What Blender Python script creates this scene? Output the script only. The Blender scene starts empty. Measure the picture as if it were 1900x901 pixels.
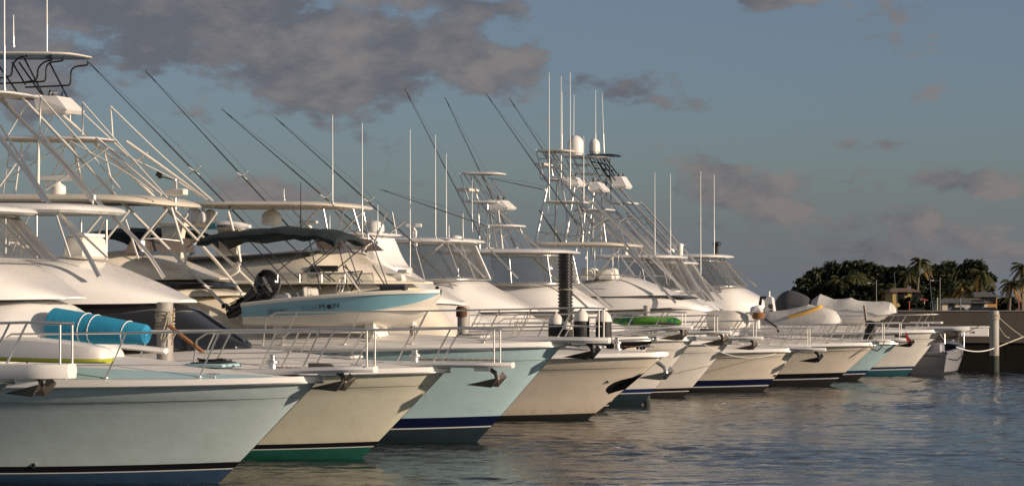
import bpy, math, random
from mathutils import Vector, Matrix
random.seed(7)
R = math.radians
S = bpy.context.scene
COL = S.collection
# ---------------------------------------------------------------- camera
FPX, CAMH, HORY = 4500.0, 3.5, 546.0       # focal length in photo pixels, eye height, horizon row
cam_d = bpy.data.cameras.new('camera'); cam = bpy.data.objects.new('camera', cam_d); COL.objects.link(cam)
cam.location = (0, 0, CAMH); cam.rotation_euler = (R(90), 0, 0)
cam_d.sensor_width = 36; cam_d.lens = 36*FPX/1900
cam_d.shift_y = (HORY-450.5)/1900
cam_d.clip_start = 0.5; cam_d.clip_end = 20000
S.camera = cam
S.cycles.caustics_reflective = True; S.cycles.blur_glossy = 0.0; S.cycles.sample_clamp_indirect = 6.0
# ---------------------------------------------------------------- light
SUN_AZ, SUN_EL = 112.0, 15.0               # azimuth clockwise from +Y (the view direction)
sd = bpy.data.lights.new('sun', 'SUN'); so = bpy.data.objects.new('sun', sd); COL.objects.link(so)
sd.energy = 4.9; sd.angle = R(0.6); sd.color = (1.0, 0.80, 0.62)
sv = Vector((math.sin(R(SUN_AZ))*math.cos(R(SUN_EL)), math.cos(R(SUN_AZ))*math.cos(R(SUN_EL)), math.sin(R(SUN_EL))))
so.rotation_euler = sv.to_track_quat('Z', 'Y').to_euler()
S.view_settings.view_transform = 'Standard'; S.view_settings.look = 'None'
S.view_settings.exposure = 0.14; S.view_settings.gamma = 1.0
W = bpy.data.worlds.new('World'); S.world = W; W.use_nodes = True
nt = W.node_tree; nt.nodes.clear()
def N(t, ty, **k):
    n = t.nodes.new(ty)
    for a, v in k.items():
        if a == 'inp':
            for i, val in v.items(): n.inputs[i].default_value = val
        else: setattr(n, a, v)
    return n
def M(t, op, a, b=None, c=None, clamp=False):
    n = t.nodes.new('ShaderNodeMath'); n.operation = op; n.use_clamp = clamp
    for i, v in enumerate((a, b, c)):
        if v is None: continue
        if isinstance(v, (int, float)): n.inputs[i].default_value = v
        else: t.links.new(v, n.inputs[i])
    return n.outputs[0]
def MIX(t, f, a, b, blend='MIX'):
    n = t.nodes.new('ShaderNodeMix'); n.data_type = 'RGBA'; n.blend_type = blend
    for i, v in ((0, f), (6, a), (7, b)):
        if isinstance(v, (int, float)): n.inputs[i].default_value = v
        elif isinstance(v, tuple): n.inputs[i].default_value = (*v, 1) if len(v) == 3 else v
        else: t.links.new(v, n.inputs[i])
    return n.outputs[2]
def build_world():
    t = nt
    sky = N(t, 'ShaderNodeTexSky', sky_type='NISHITA', sun_disc=False)
    sky.sun_elevation = R(SUN_EL); sky.sun_rotation = R(SUN_AZ); sky.altitude = 0; sky.dust_density = 1.4; sky.ozone_density = 1.6; sky.air_density = 1.0
    tc = N(t, 'ShaderNodeTexCoord'); sx = N(t, 'ShaderNodeSeparateXYZ'); t.links.new(tc.outputs['Generated'], sx.inputs[0])
    az = M(t, 'ARCTAN2', sx.outputs[0], sx.outputs[1]); el = M(t, 'ARCSINE', sx.outputs[2])
    cx = N(t, 'ShaderNodeCombineXYZ'); t.links.new(az, cx.inputs[0]); t.links.new(M(t, 'MULTIPLY', el, 1.9), cx.inputs[1])
    def noise(scale, det, rough, off=0):
        vm = N(t, 'ShaderNodeVectorMath', operation='ADD'); vm.inputs[1].default_value = (off, off*0.3, off*2); t.links.new(cx.outputs[0], vm.inputs[0])
        n = N(t, 'ShaderNodeTexNoise'); n.inputs['Scale'].default_value = scale; n.inputs['Detail'].default_value = det; n.inputs['Roughness'].default_value = rough
        t.links.new(vm.outputs[0], n.inputs['Vector']); return n.outputs[0]
    nz = noise(21, 11, 0.62)
    nb = noise(30, 6, 0.6, 3.3)
    tot = None
    blobs = [(70,150,80,110,.5),(290,30,430,125,.85),(640,80,350,125,.85),(880,120,180,85,.62),(520,205,190,40,.45),(1120,155,95,50,.52),(1430,2,95,26,.5),
             (1330,340,120,55,.58),(1540,340,115,34,.52),(1785,342,130,34,.50),(1500,400,170,40,.50),(1750,430,140,50,.50),(1600,272,80,13,.42),
             (100,190,75,80,.45),(1180,350,60,40,.28),(760,350,160,40,.24),(1650,490,500,70,.40),(1250,430,200,60,.34),(650,370,260,50,.4)]
    for (px, py, rx, ry, s) in blobs:
        a0, e0, ra, re = (px-950)/FPX, (HORY-py)/FPX, rx/FPX*1.25, ry/FPX*1.25
        u = M(t, 'MULTIPLY', M(t, 'SUBTRACT', az, a0), 1/ra); v = M(t, 'MULTIPLY', M(t, 'SUBTRACT', el, e0), 1/re)
        q = M(t, 'SUBTRACT', 1.0, M(t, 'ADD', M(t, 'MULTIPLY', u, u), M(t, 'MULTIPLY', v, v)), clamp=True)
        q = M(t, 'MULTIPLY', q, s); tot = q if tot is None else M(t, 'MAXIMUM', tot, q)
    tot = M(t, 'ADD', tot, M(t, 'MULTIPLY', M(t, 'SUBTRACT', el, 0.14, clamp=True), 1.6))  # extra cloud above the view, added to grey the water reflections and fill
    tot = M(t, 'MINIMUM', tot, 0.9)
    dens = M(t, 'ADD', M(t, 'MULTIPLY', M(t, 'SUBTRACT', nz, 0.5), 3.0), M(t, 'SUBTRACT', tot, 0.10))
    mr = N(t, 'ShaderNodeMapRange', interpolation_type='SMOOTHSTEP'); mr.inputs[1].default_value = 0.12; mr.inputs[2].default_value = 0.46
    t.links.new(dens, mr.inputs[0]); mask = mr.outputs[0]
    # sunward edge of a cloud is lit: compare density with density a little further towards the sun
    nz2 = noise(21, 11, 0.62, 0.010)
    lit = M(t, 'ADD', M(t, 'MULTIPLY', M(t, 'SUBTRACT', nz, nz2), 3.0), M(t, 'MULTIPLY', nb, 0.9), clamp=True)
    cr = N(t, 'ShaderNodeValToRGB'); t.links.new(lit, cr.inputs[0])
    e = cr.color_ramp.elements; e[0].position = 0.2; e[0].color = (1.22,1.24,1.44,1); e[1].position = 0.95; e[1].color = (2.25,2.02,1.96,1)
    # sky: nishita tinted to the photographed hue, with a greyer, lilac layer of moist air low down
    base = MIX(t, 1.0, sky.outputs[0], (SKT[0], SKT[1], SKT[2]), 'MULTIPLY')
    band = M(t, 'SUBTRACT', 1.0, M(t, 'MULTIPLY', M(t, 'ABSOLUTE', el), 14.0), clamp=True)
    nl = noise(7, 4, 0.5, 8)
    hz = M(t, 'MULTIPLY', band, M(t, 'ADD', 0.45, M(t, 'MULTIPLY', nl, 0.7)), clamp=True)
    hz = M(t, 'MAXIMUM', hz, M(t, 'ADD', .12, M(t, 'MULTIPLY', el, 2.2), clamp=True)); hz = M(t, 'MINIMUM', hz, .8)
    base2 = MIX(t, hz, base, (1.72, 1.90, 2.25))
    fin = MIX(t, M(t, 'MULTIPLY', mask, 0.88), base2, cr.outputs[0])
    bg = N(t, 'ShaderNodeBackground'); t.links.new(fin, bg.inputs[0]); bg.inputs[1].default_value = 0.092
    out = N(t, 'ShaderNodeOutputWorld'); t.links.new(bg.outputs[0], out.inputs[0])
SKT = (0.61, 0.72, 0.93)
build_world()
# ---------------------------------------------------------------- materials
MATS = {}
def mat(name, col, rough=0.5, metal=0.0, coat=0.0, var=0.0, vscale=6.0, bump=0.0, bscale=40.0, stain=0.0, emit=None, spec=None, stretch=(1,1,1)):
    if name in MATS: return MATS[name]
    m = bpy.data.materials.new(name); m.use_nodes = True; t = m.node_tree
    p = t.nodes['Principled BSDF']
    p.inputs['Base Color'].default_value = (*col, 1); p.inputs['Roughness'].default_value = rough; p.inputs['Metallic'].default_value = metal
    p.inputs['Coat Weight'].default_value = coat; p.inputs['Coat Roughness'].default_value = 0.08
    if spec is not None: p.inputs['Specular IOR Level'].default_value = spec
    if var or bump or stain:
        tc = N(t, 'ShaderNodeTexCoord'); mp = N(t, 'ShaderNodeMapping'); mp.inputs['Scale'].default_value = stretch
        t.links.new(tc.outputs['Object'], mp.inputs[0])
        n = N(t, 'ShaderNodeTexNoise'); n.inputs['Scale'].default_value = vscale; n.inputs['Detail'].default_value = 6; n.inputs['Roughness'].default_value = .6
        t.links.new(mp.outputs[0], n.inputs['Vector'])
        c = MIX(t, n.outputs[0], tuple(max(0, x*(1-var)) for x in col), tuple(min(1, x*(1+var)) for x in col))
        if stain:
            n2 = N(t, 'ShaderNodeTexNoise'); n2.inputs['Scale'].default_value = 1.0; n2.inputs['Detail'].default_value = 4; n2.inputs['Roughness'].default_value = .5
            mp2 = N(t, 'ShaderNodeMapping'); mp2.inputs['Scale'].default_value = (2.2, 2.2, 0.35); t.links.new(tc.outputs['Object'], mp2.inputs[0]); t.links.new(mp2.outputs[0], n2.inputs['Vector'])
            f = M(t, 'MULTIPLY', M(t, 'SUBTRACT', n2.outputs[0], 0.48, clamp=True), stain*4, clamp=True)
            c = MIX(t, f, c, tuple(x*k for x, k in zip(col, (.62, .55, .42))))
        t.links.new(c, p.inputs['Base Color'])
        rr = M(t, 'ADD', rough*0.8, M(t, 'MULTIPLY', n.outputs[0], rough*0.4)); t.links.new(rr, p.inputs['Roughness'])
        if bump:
            nb = N(t, 'ShaderNodeTexNoise'); nb.inputs['Scale'].default_value = bscale; nb.inputs['Detail'].default_value = 5
            t.links.new(mp.outputs[0], nb.inputs['Vector'])
            b = N(t, 'ShaderNodeBump'); b.inputs['Strength'].default_value = bump; b.inputs['Distance'].default_value = 0.05
            t.links.new(nb.outputs[0], b.inputs['Height']); t.links.new(b.outputs[0], p.inputs['Normal'])
    if emit: p.inputs['Emission Color'].default_value = (*emit[0], 1); p.inputs['Emission Strength'].default_value = emit[1]
    MATS[name] = m; return m
def gel(name, col, **k):
    k.setdefault('var', .05); k.setdefault('vscale', 2.5)
    return mat(name, col, rough=k.pop('rough', .28), coat=k.pop('coat', .35), **k)
def hullgel(name, col):
    # gelcoat with mottled tone, run-down streaks and a scum line just above the water
    m = mat(name, col, rough=.2, coat=1.0, var=.12, vscale=1.5, stretch=(1,1,2.2), bump=.10, bscale=3.0)
    t = m.node_tree; p = t.nodes['Principled BSDF']; p.inputs['Coat Roughness'].default_value = .03; src = p.inputs['Base Color'].links[0].from_socket
    tc = N(t, 'ShaderNodeTexCoord'); mp = N(t, 'ShaderNodeMapping'); mp.inputs['Scale'].default_value = (5, 5, .5); t.links.new(tc.outputs['Object'], mp.inputs[0])
    n = N(t, 'ShaderNodeTexNoise'); n.inputs['Scale'].default_value = 1.3; n.inputs['Detail'].default_value = 5; t.links.new(mp.outputs[0], n.inputs['Vector'])
    f = M(t, 'MULTIPLY', M(t, 'SUBTRACT', n.outputs[0], .54, clamp=True), 1.1, clamp=True)
    c = MIX(t, f, src, tuple(x*k for x, k in zip(col, (.74,.66,.52))))
    sp = N(t, 'ShaderNodeSeparateXYZ'); t.links.new(tc.outputs['Object'], sp.inputs[0])
    z = M(t, 'SUBTRACT', 1.0, M(t, 'MULTIPLY', M(t, 'SUBTRACT', sp.outputs[2], .25), 3.2), clamp=True)
    g = M(t, 'MULTIPLY', M(t, 'MULTIPLY', z, z), M(t, 'MULTIPLY', n.outputs[0], .75), clamp=True)
    c = MIX(t, g, c, tuple(x*k for x, k in zip(col, (.66,.60,.46))))
    t.links.new(c, p.inputs['Base Color']); return m
white = gel('white gelcoat', (.75,.735,.71), var=.03)
cream = gel('cream gelcoat', (.72,.66,.54), stain=.06)
deckw = gel('nonskid deck white', (.70,.68,.65), rough=.55, coat=0, stain=.06)
bluestripe = gel('pale blue nonskid', (.36,.52,.57), rough=.55, coat=0)
chrome = mat('polished aluminium', (.88,.84,.78), .32, 1.0)
alu = mat('satin aluminium', (.74,.73,.70), .33, 1.0)
whitetube = mat('white powder coated tube', (.74,.71,.64), .35)
blacktube = mat('black powder coated tube', (.02,.02,.022), .35)
darksteel = mat('galvanised anchor steel', (.16,.14,.12), .5, .7, var=.3, vscale=12, stain=.4)
blackglass = mat('black glass mask', (.012,.013,.016), .08, coat=.6)
navyglass = mat('navy windshield mask', (.012,.018,.05), .12, coat=.5)
smoke = mat('smoked acrylic', (.07,.055,.045), .12)
black = mat('black gelcoat', (.012,.013,.014), .25, coat=.3)
rubber = mat('black rubber', (.02,.02,.02), .7, var=.2)
canvas_g = mat('dark green canvas', (.006,.016,.017), .85, var=.25, vscale=5, bump=.3, bscale=6)
canvas_w = mat('pale grey cover cloth', (.56,.55,.53), .85, var=.10, vscale=2, bump=.35, bscale=4)
canvas_c = mat('off white cover cloth', (.64,.61,.55), .85, var=.10, vscale=2, bump=.35, bscale=4)
canvas_d = mat('charcoal cover cloth', (.06,.062,.07), .85, var=.1, bump=.3, bscale=4)
vinylseat = mat('white vinyl upholstery', (.72,.69,.62), .5, var=.05)
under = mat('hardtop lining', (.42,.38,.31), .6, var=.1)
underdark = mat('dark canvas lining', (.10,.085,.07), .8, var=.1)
teal = mat('turquoise paint', (.10,.42,.42), .4)
rope_m = mat('weathered rope', (.42,.38,.30), .9, var=.3, vscale=20)
rust = mat('rusty chain', (.22,.10,.04), .8, var=.4, vscale=30)
lettering = mat('dark lettering', (.02,.025,.06), .4)
letterpale = mat('pale lettering', (.22,.36,.42), .4)
letterwhite = mat('white lettering', (.7,.7,.7), .4)
bluemat = mat('blue foam mat', (.02,.27,.45), .75, var=.12, vscale=3, bump=.2, bscale=12)
def vinyl():
    m = bpy.data.materials.new('clear vinyl'); m.use_nodes = True; t = m.node_tree; t.nodes.clear()
    tr = N(t, 'ShaderNodeBsdfTransparent'); tr.inputs[0].default_value = (.86,.87,.86,1)
    pr = N(t, 'ShaderNodeBsdfPrincipled'); pr.inputs['Base Color'].default_value = (.22,.22,.22,1); pr.inputs['Roughness'].default_value = .12
    tc = N(t, 'ShaderNodeTexCoord'); n = N(t, 'ShaderNodeTexNoise'); n.inputs['Scale'].default_value = 2.2; n.inputs['Detail'].default_value = 2
    t.links.new(tc.outputs['Object'], n.inputs['Vector'])
    b = N(t, 'ShaderNodeBump'); b.inputs['Strength'].default_value = .6; b.inputs['Distance'].default_value = .1
    t.links.new(n.outputs[0], b.inputs['Height']); t.links.new(b.outputs[0], pr.inputs['Normal'])
    fr = N(t, 'ShaderNodeFresnel'); fr.inputs[0].default_value = 1.45
    f = M(t, 'ADD', M(t, 'MULTIPLY', n.outputs[0], .22), M(t, 'MULTIPLY', fr.outputs[0], 1.0), clamp=True)
    mx = N(t, 'ShaderNodeMixShader'); t.links.new(f, mx.inputs[0]); t.links.new(tr.outputs[0], mx.inputs[1]); t.links.new(pr.outputs[0], mx.inputs[2])
    o = N(t, 'ShaderNodeOutputMaterial'); t.links.new(mx.outputs[0], o.inputs[0]); return m
vinylm = vinyl()
# ---------------------------------------------------------------- mesh builder
class MB:
    def __init__(s): s.v = []; s.f = []; s.m = []; s.mats = []
    def mi(s, m):
        if m not in s.mats: s.mats.append(m)
        return s.mats.index(m)
    def add(s, vs, fs, m):
        o = len(s.v); s.v += [tuple(v) for v in vs]; k = s.mi(m)
        for f in fs: s.f.append(tuple(i+o for i in f)); s.m.append(k)
        return s
    def grid(s, rows, m, closed=False, cap0=False, cap1=False, rowmats=None):
        n = len(rows[0]); vs = [p for r in rows for p in r]; o = len(s.v); s.v += [tuple(p) for p in vs]
        for i in range(len(rows)-1):
            k = s.mi(rowmats[i] if rowmats else m)
            for j in range(n if closed else n-1):
                j2 = (j+1) % n
                s.f.append((o+i*n+j, o+i*n+j2, o+(i+1)*n+j2, o+(i+1)*n+j)); s.m.append(k)
        k = s.mi(m)
        if cap0: s.f.append(tuple(o+j for j in range(n))[::-1]); s.m.append(k)
        if cap1: s.f.append(tuple(o+(len(rows)-1)*n+j for j in range(n))); s.m.append(k)
        return s
    def tube(s, pts, r, m, n=10, r2=None, flat=None):
        pts = [Vector(p) for p in pts]; L = len(pts)
        if L < 2: return s
        tans = []
        for i in range(L):
            a = pts[max(i-1,0)]; b = pts[min(i+1,L-1)]; d = b-a
            tans.append(d.normalized() if d.length > 1e-9 else Vector((1,0,0)))
        up = Vector((0,0,1)) if abs(tans[0].z) < .95 else Vector((0,1,0))
        rows = []; nrm = (up - tans[0]*up.dot(tans[0])).normalized()
        for i in range(L):
            nrm = (nrm - tans[i]*nrm.dot(tans[i]))
            nrm = nrm.normalized() if nrm.length > 1e-6 else Vector((0,1,0))
            bn = tans[i].cross(nrm)
            if isinstance(r, (list, tuple)): rr = r[i]
            else: rr = r if r2 is None else r + (r2-r)*i/(L-1)
            fl = 1.0 if flat is None else (flat[i] if isinstance(flat,(list,tuple)) else flat)
            rows.append([pts[i] + nrm*math.cos(2*math.pi*k/n)*rr + bn*math.sin(2*math.pi*k/n)*rr*fl for k in range(n)])
        return s.grid(rows, m, closed=True, cap0=True, cap1=True)
    def box(s, c, d, m, rot=0, taper=0.0, rx=0, ry=0, bev=None):
        x, y, z = (q/2 for q in d)
        b = min(x,y,z)*.25 if bev is None else bev
        b = min(b, x*.9, y*.9, z*.9)
        Mx = Matrix.Translation(c) @ Matrix.Rotation(rot,4,'Z') @ Matrix.Rotation(ry,4,'Y') @ Matrix.Rotation(rx,4,'X')
        rows = []
        for zz, ins in ((-z, b), (-z+b, 0), (z-b, 0), (z, b)):
            k = 1-taper*(zz+z)/(2*z)
            X = (x-ins)*k; Y = (y-ins)*k; q = b
            ring = [(X-q,-Y),(X,-Y+q),(X,Y-q),(X-q,Y),(-X+q,Y),(-X,Y-q),(-X,-Y+q),(-X+q,-Y)]
            rows.append([Mx @ Vector((a, c2, zz)) for a, c2 in ring])
        return s.grid(rows, m, closed=True, cap0=True, cap1=True)
    def lathe(s, prof, c, m, n=20, axis='Z', mats=None):
        rows = []
        for r, h in prof:
            ring = []
            for k in range(n):
                a = 2*math.pi*k/n; p = (r*math.cos(a), r*math.sin(a), h)
                if axis == 'X': p = (h, r*math.cos(a), r*math.sin(a))
                if axis == 'Y': p = (r*math.cos(a), h, r*math.sin(a))
                ring.append((p[0]+c[0], p[1]+c[1], p[2]+c[2]))
            rows.append(ring)
        return s.grid(rows, m, closed=True, cap0=True, cap1=True, rowmats=mats)
    def build(s, name, parent=None, smooth=40, label=None):
        me = bpy.data.meshes.new(name); me.from_pydata(s.v, [], s.f)
        for m in s.mats: me.materials.append(m)
        me.polygons.foreach_set('material_index', s.m)
        if smooth:
            me.polygons.foreach_set('use_smooth', [True]*len(s.f)); me.set_sharp_from_angle(angle=R(smooth))
        me.update()
        o = bpy.data.objects.new(name, me); COL.objects.link(o)
        if parent: o.parent = parent
        if label: o['label'] = label
        return o
def empty(name, loc, rz=0, label=None, cat=None, group=None):
    o = bpy.data.objects.new(name, None); COL.objects.link(o); o.location = loc; o.rotation_euler = (0,0,rz)
    o.empty_display_size = .2
    if label: o['label'] = label
    if cat: o['category'] = cat
    if group: o['group'] = group
    return o
def tag(o, label=None, cat=None, group=None, kind=None):
    for k, v in (('label',label),('category',cat),('group',group),('kind',kind)):
        if v: o[k] = v
    return o
def txt(name, body, size, loc, rot, m, parent, extrude=.004, bold=0.0, shear=0.0, sx=1.0):
    c = bpy.data.curves.new(name, 'FONT'); c.body = body; c.size = size; c.extrude = extrude; c.offset = bold; c.shear = shear
    c.align_x = 'CENTER'; c.align_y = 'CENTER'; c.resolution_u = 3
    to = bpy.data.objects.new(name+'_curve', c); COL.objects.link(to)
    dg = bpy.context.evaluated_depsgraph_get(); dg.update()
    me = bpy.data.meshes.new_from_object(to.evaluated_get(dg)); bpy.data.objects.remove(to); bpy.data.curves.remove(c)
    me.materials.clear(); me.materials.append(m)
    o = bpy.data.objects.new(name, me); COL.objects.link(o); o.parent = parent; o.location = loc; o.rotation_euler = rot; o.scale = (sx,1,1)
    return o
def lerp(a, b, t): return a+(b-a)*t
def interp(st, sub=5):
    """Catmull-Rom through tuples"""
    out = []; n = len(st)
    for i in range(n-1):
        p0, p1, p2, p3 = st[max(i-1,0)], st[i], st[i+1], st[min(i+2,n-1)]
        for k in range(sub):
            t = k/sub
            out.append(tuple(.5*((2*b)+(-a+c)*t+(2*a-5*b+4*c-d)*t*t+(-a+3*b-3*c+d)*t**3) for a,b,c,d in zip(p0,p1,p2,p3)))
    out.append(st[-1]); return out
TH = R(20.5); CT, ST = math.cos(TH), math.sin(TH)
class Frame:
    """a vessel's own axes: x forward, y to port (away from the viewer), z up"""
    def __init__(s, ox, oy, oz=0.0, th=TH):
        s.ox, s.oy, s.oz = ox, oy, oz; s.th = th; s.c, s.s = math.cos(th), math.sin(th)
    def P(s, px, py, lat=0.0):
        q = (px-950)/FPX
        D = (s.ox*s.s + s.oy*s.c + lat)/(q*s.s + s.c)
        x = D*(q*s.c - s.s) - (s.ox*s.c - s.oy*s.s)
        return Vector((x, lat, CAMH-(py-HORY)*D/FPX - s.oz))
    def world(s, p): return Vector((s.ox + p[0]*s.c + p[1]*s.s, s.oy - p[0]*s.s + p[1]*s.c, s.oz + p[2]))
def mirror(pts): return [Vector((p[0], -p[1], p[2])) for p in pts]
seam = mat('dark seam', (.12,.12,.11), .5)
class Boat(Frame):
    def __init__(s, kind, label, stem, D, tip, W=2.3, L=14.5, drop=.12, hull=None, bands=(), crown=.42, group='white motor yachts berthed side by side'):
        s.kindless = kind == 'motor_yacht'; q = (stem[0]-950)/FPX; super().__init__(q*D, D)
        s.root = empty(kind, (s.ox, s.oy, 0), -TH, label, 'boat', group)
        s.stem = stem; s.W = W; s.L = L; t = s.P(tip[0], tip[1], 0); s.xt, s.zt = t.x, t.z; s.drop = drop; s.crown = crown
        s.hm = hull; s.bands = bands
        s.make_hull()
    # --- hull form
    def zs(s, d): return s.zt - s.drop*(1-(1-min(d/9.0,1))**2)
    def ws(s, d):
        e = max(0.0, 1-(1-min(d/7.2,1))**2.2)
        return s.W*e**.74 + .03
    def ww(s, d): return .84*s.W*(1-(1-min(d/7.4,1))**1.9) + .012
    def xst(s, z): return s.xt*(z/s.zt)**.97 if z >= 0 else 1.6*z
    def pt(s, d, z, f, side, off=0.0):
        x0 = s.xst(z if d is None else f[0]); x = x0 - d*(s.L+x0)/(s.L+s.xt)
        sf = max(0, min(1, f[1])); w = s.ww(d) + (s.ws(d)-s.ww(d))*sf**1.45
        if f[0] < 0: w *= .8
        return Vector((x, side*(w+off), z))
    def rows(s):
        zb = [(-.7, None), (-.02, None)]; z = 0.0
        out = []
        return out
    def make_hull(s):
        ds = [ (s.L+s.xt)*(k/30)**1.75 for k in range(31)]
        s.ds = ds
        levels = [-.7, -.25]; mats = []; zc = 0.0
        for h, m in s.bands: levels.append(zc); mats.append((zc, m)); zc += h
        levels.append(zc)
        bm = [s.bands[0][1] if s.bands else s.hm]*2 + [m for h, m in s.bands]
        fr = [.1,.2,.3,.42,.54,.66,.76,.78,.88,1.0]
        mb = MB()
        def row(side, lv=None, fv=None):
            r = []
            for d in ds:
                rise = .10*max(0,1-d/7)**2
                if lv is not None: z = lv + (rise if lv > 0 else 0); z0 = lv + (.10 if lv > 0 else 0)
                else:
                    z = lerp(zc+rise, s.zs(d), fv); z0 = lerp(zc+.10, s.zs(0), fv)
                kn = .018 if (fv is not None and fv >= .78) else 0
                r.append(s.pt(d, z, (z0, z/s.zs(d)), side, kn*min(1,d)))
            return r
        for side in (-1, 1):
            rws = [row(side, lv=l) for l in levels] + [row(side, fv=f) for f in fr]
            rm = bm + [s.hm]*len(fr)
            if side == 1: rws = [r[::-1] for r in rws]
            mb.grid(rws, s.hm, rowmats=rm)
        a = [s.pt(ds[-1], l, (l, l/s.zt), -1) for l in (-.7, 0)] + [s.pt(ds[-1], s.zs(ds[-1]), (s.zs(0), 1), -1)]
        mb.add(a + mirror(a)[::-1], [(0,1,2,3,4,5)], s.hm)
        s.hull = mb.build('hull', s.root, smooth=50)
        mb = MB()
        for side in (-1,1):
            pts = []
            for d in ds[1:]:
                rise = .10*max(0,1-d/7)**2; z = lerp(zc+rise, s.zs(d), .78); z0 = lerp(zc+.10, s.zs(0), .78)
                pts.append(s.pt(d, z, (z0, z/s.zs(d)), side, .018*min(1,d)))
            mb.tube(pts, .006, seam, n=8)
        mb.build('spray_rail', s.root)
        # deck
        mb = MB(); rws = []
        for d in ds:
            w = s.ws(d)-.02; cr = s.cr(d); z = s.zs(d)+.035; x = s.xt-d
            rws.append([(x, w*k, z + cr*(1-abs(k)**2.6)) for k in (-1,-.97,-.9,-.8,-.6,-.35,0,.35,.6,.8,.9,.97,1)])
        mb.grid(rws, deckw); s.deck = mb.build('deck', s.root, smooth=60)
        # toe rail + rub strip
        mb = MB()
        for side in (-1,1):
            pr = [(-.02,-.085),(.045,-.08),(.05,-.01),(.035,.055),(-.03,.06)]
            mb.grid([[(s.xt+.07, 0, s.zt+b*.6) for a,b in pr]] + [[(s.xt-d+(.05 if i==0 else 0), side*(s.ws(d)+a+(0 if i else -.02)), s.zs(d)+b) for a,b in pr] for i,d in enumerate(ds)], white)
        mb.build('toe_rail', s.root, smooth=50)
        mb = MB()
        for side in (-1,1): mb.tube([(s.xt+.06,0,s.zt-.06)]+[(s.xt-d+.05*(i==0), side*(s.ws(d)+.05-.03*(i==0)), s.zs(d)-.06) for i,d in enumerate(ds)], .016, chrome, n=10)
        mb.build('rub_strip', s.root)
    def cr(s, d): return .02 + s.crown*min(1, max(0, d-.3)/4.5)**1.0
    def dz(s, x, y):
        d = max(0, s.xt-x); w = max(.1, s.ws(d)-.02); return s.zs(d)+.035 + s.cr(d)*(1-min(1,abs(y)/w)**2.6)
    # --- fittings
    def pulpit(s, tip, w=.27, th=.11, back=1.5, m=None):
        t = s.P(tip[0], tip[1], 0); m = m or white; x0 = s.xt-back; s.xp = t.x; s.zp = t.z + th/2
        st = []
        for k in range(9):
            u = k/8; x = lerp(x0, t.x, u); z = lerp(s.zt+.10, t.z, min(1,u*1.2))
            ww = w*(1.35-.35*u)
            if u > .85: ww *= math.sqrt(max(.12, 1-((u-.85)/.15)**2*.88))
            st.append([(x,-ww,z-th/2),(x,-ww-.03,z),(x,-ww,z+th/2),(x,0,z+th/2+.01),(x,ww,z+th/2),(x,ww+.03,z),(x,ww,z-th/2),(x,0,z-th/2)])
        MB().grid(st, m, closed=True, cap0=True, cap1=True).build('bow_pulpit', s.root, smooth=35)
    def anchor(s, at, sc=1.0, name='anchor', m=None):
        """plough anchor stowed under the pulpit; at = photo position of its crown"""
        m = m or darksteel; c = s.P(at[0], at[1], 0)
        a = MB()
        a.tube([c+Vector((-.62,0,.28))*sc, c+Vector((-.2,0,.27))*sc, c+Vector((.02,0,.12))*sc, c+Vector((.06,0,-.02))*sc], .045*sc, m, n=10, flat=.6)
        o = a.build(name, s.root)
        f = MB(); nose = c+Vector((-.62,0,-.12))*sc
        for sd in (-1,1):
            vs = [nose, c+Vector((.05,0,-.02))*sc, c+Vector((.16,sd*.27,.04))*sc, c+Vector((.0,sd*.2,-.16))*sc, c+Vector((-.15,0,-.13))*sc, c+Vector((.12,sd*.1,.16))*sc]
            f.add(vs, [(0,1,2),(0,2,3),(1,5,2),(0,3,4),(0,4,1),(3,2,1),(4,3,1)], m)
        f.build('fluke', o, smooth=0)
        if s.kindless: return
        r = MB(); r.box((c.x-.25*sc, 0, s.zp-.14), (.36,.14,.09), alu); r.build('anchor_roller', s.root)
    def bow_rail(s, h=.95, aft=6.0, n=10, tipx=None, mid=.5, r=.02, lean=.42, inset=.12, m=None, drop=True):
        m = m or chrome; tipx = s.xp-.12 if tipx is None else s.P(tipx, 600).x
        top = []; base = []
        d = aft
        ds = [aft - (aft)*k/10 for k in range(11)]
        ds = [q for q in ds if s.xt-q < tipx-.3]
        for q in ds: top.append(Vector((s.xt-q+lean, -max(.24, s.ws(max(q-lean*.3,0))-inset), s.zs(q)+h)))
        top = [p for p in top if p.x < tipx-.25]
        zt = s.zt+h*.98
        top.append(Vector((tipx-.12, -.25, zt))); top.append(Vector((tipx, -.17, zt)))
        mb = MB(); mb.tube(top + mirror(top)[::-1], r, m)
        a0 = top[0]; mb.tube([a0, a0+Vector((-.25,0,-.15)), a0+Vector((-.35,0,-h+.05))], r, m); mb.tube(mirror([a0, a0+Vector((-.25,0,-.15)), a0+Vector((-.35,0,-h+.05))]), r, m)
        if mid:
            lo = [Vector((p.x-lean*mid, p.y, p.z-h*mid)) for p in top[:-2]]
            lo.append(Vector((tipx-.1, -.24, zt-h*mid)))
            mb.tube(lo, r*.7, m); mb.tube(mirror(lo), r*.7, m)
        rail = mb.build('bow_rail', s.root)
        def at(u):
            i = min(int(u), len(top)-2); return top[i].lerp(top[i+1], u-i)
        for k in range(n):
            p = at((k+.35)*(len(top)-1.6)/n)
            for sd in (-1,1):
                bx = p.x-lean; by = p.y
                bz = s.dz(bx, by)+.0 if bx < s.xt-.2 else s.zt+.12
                if bx > s.xt-.5: by = -.25; bz = s.zt+.14
                q = MB(); q.tube([(bx, sd*-by, bz), (p.x, sd*-p.y, p.z)], r*.85, m); q.lathe([(.045,0),(.045,.02),(.02,.03)], (bx, sd*-by, bz), m, n=8)
                q.build('stanchion', rail)
        if drop:
            for sd in (-1,1):
                q = MB(); q.tube([(tipx-.03, sd*.18, zt), (tipx-.03, sd*.18, s.zp)], r*.85, m); q.build('stanchion', rail)
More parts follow.
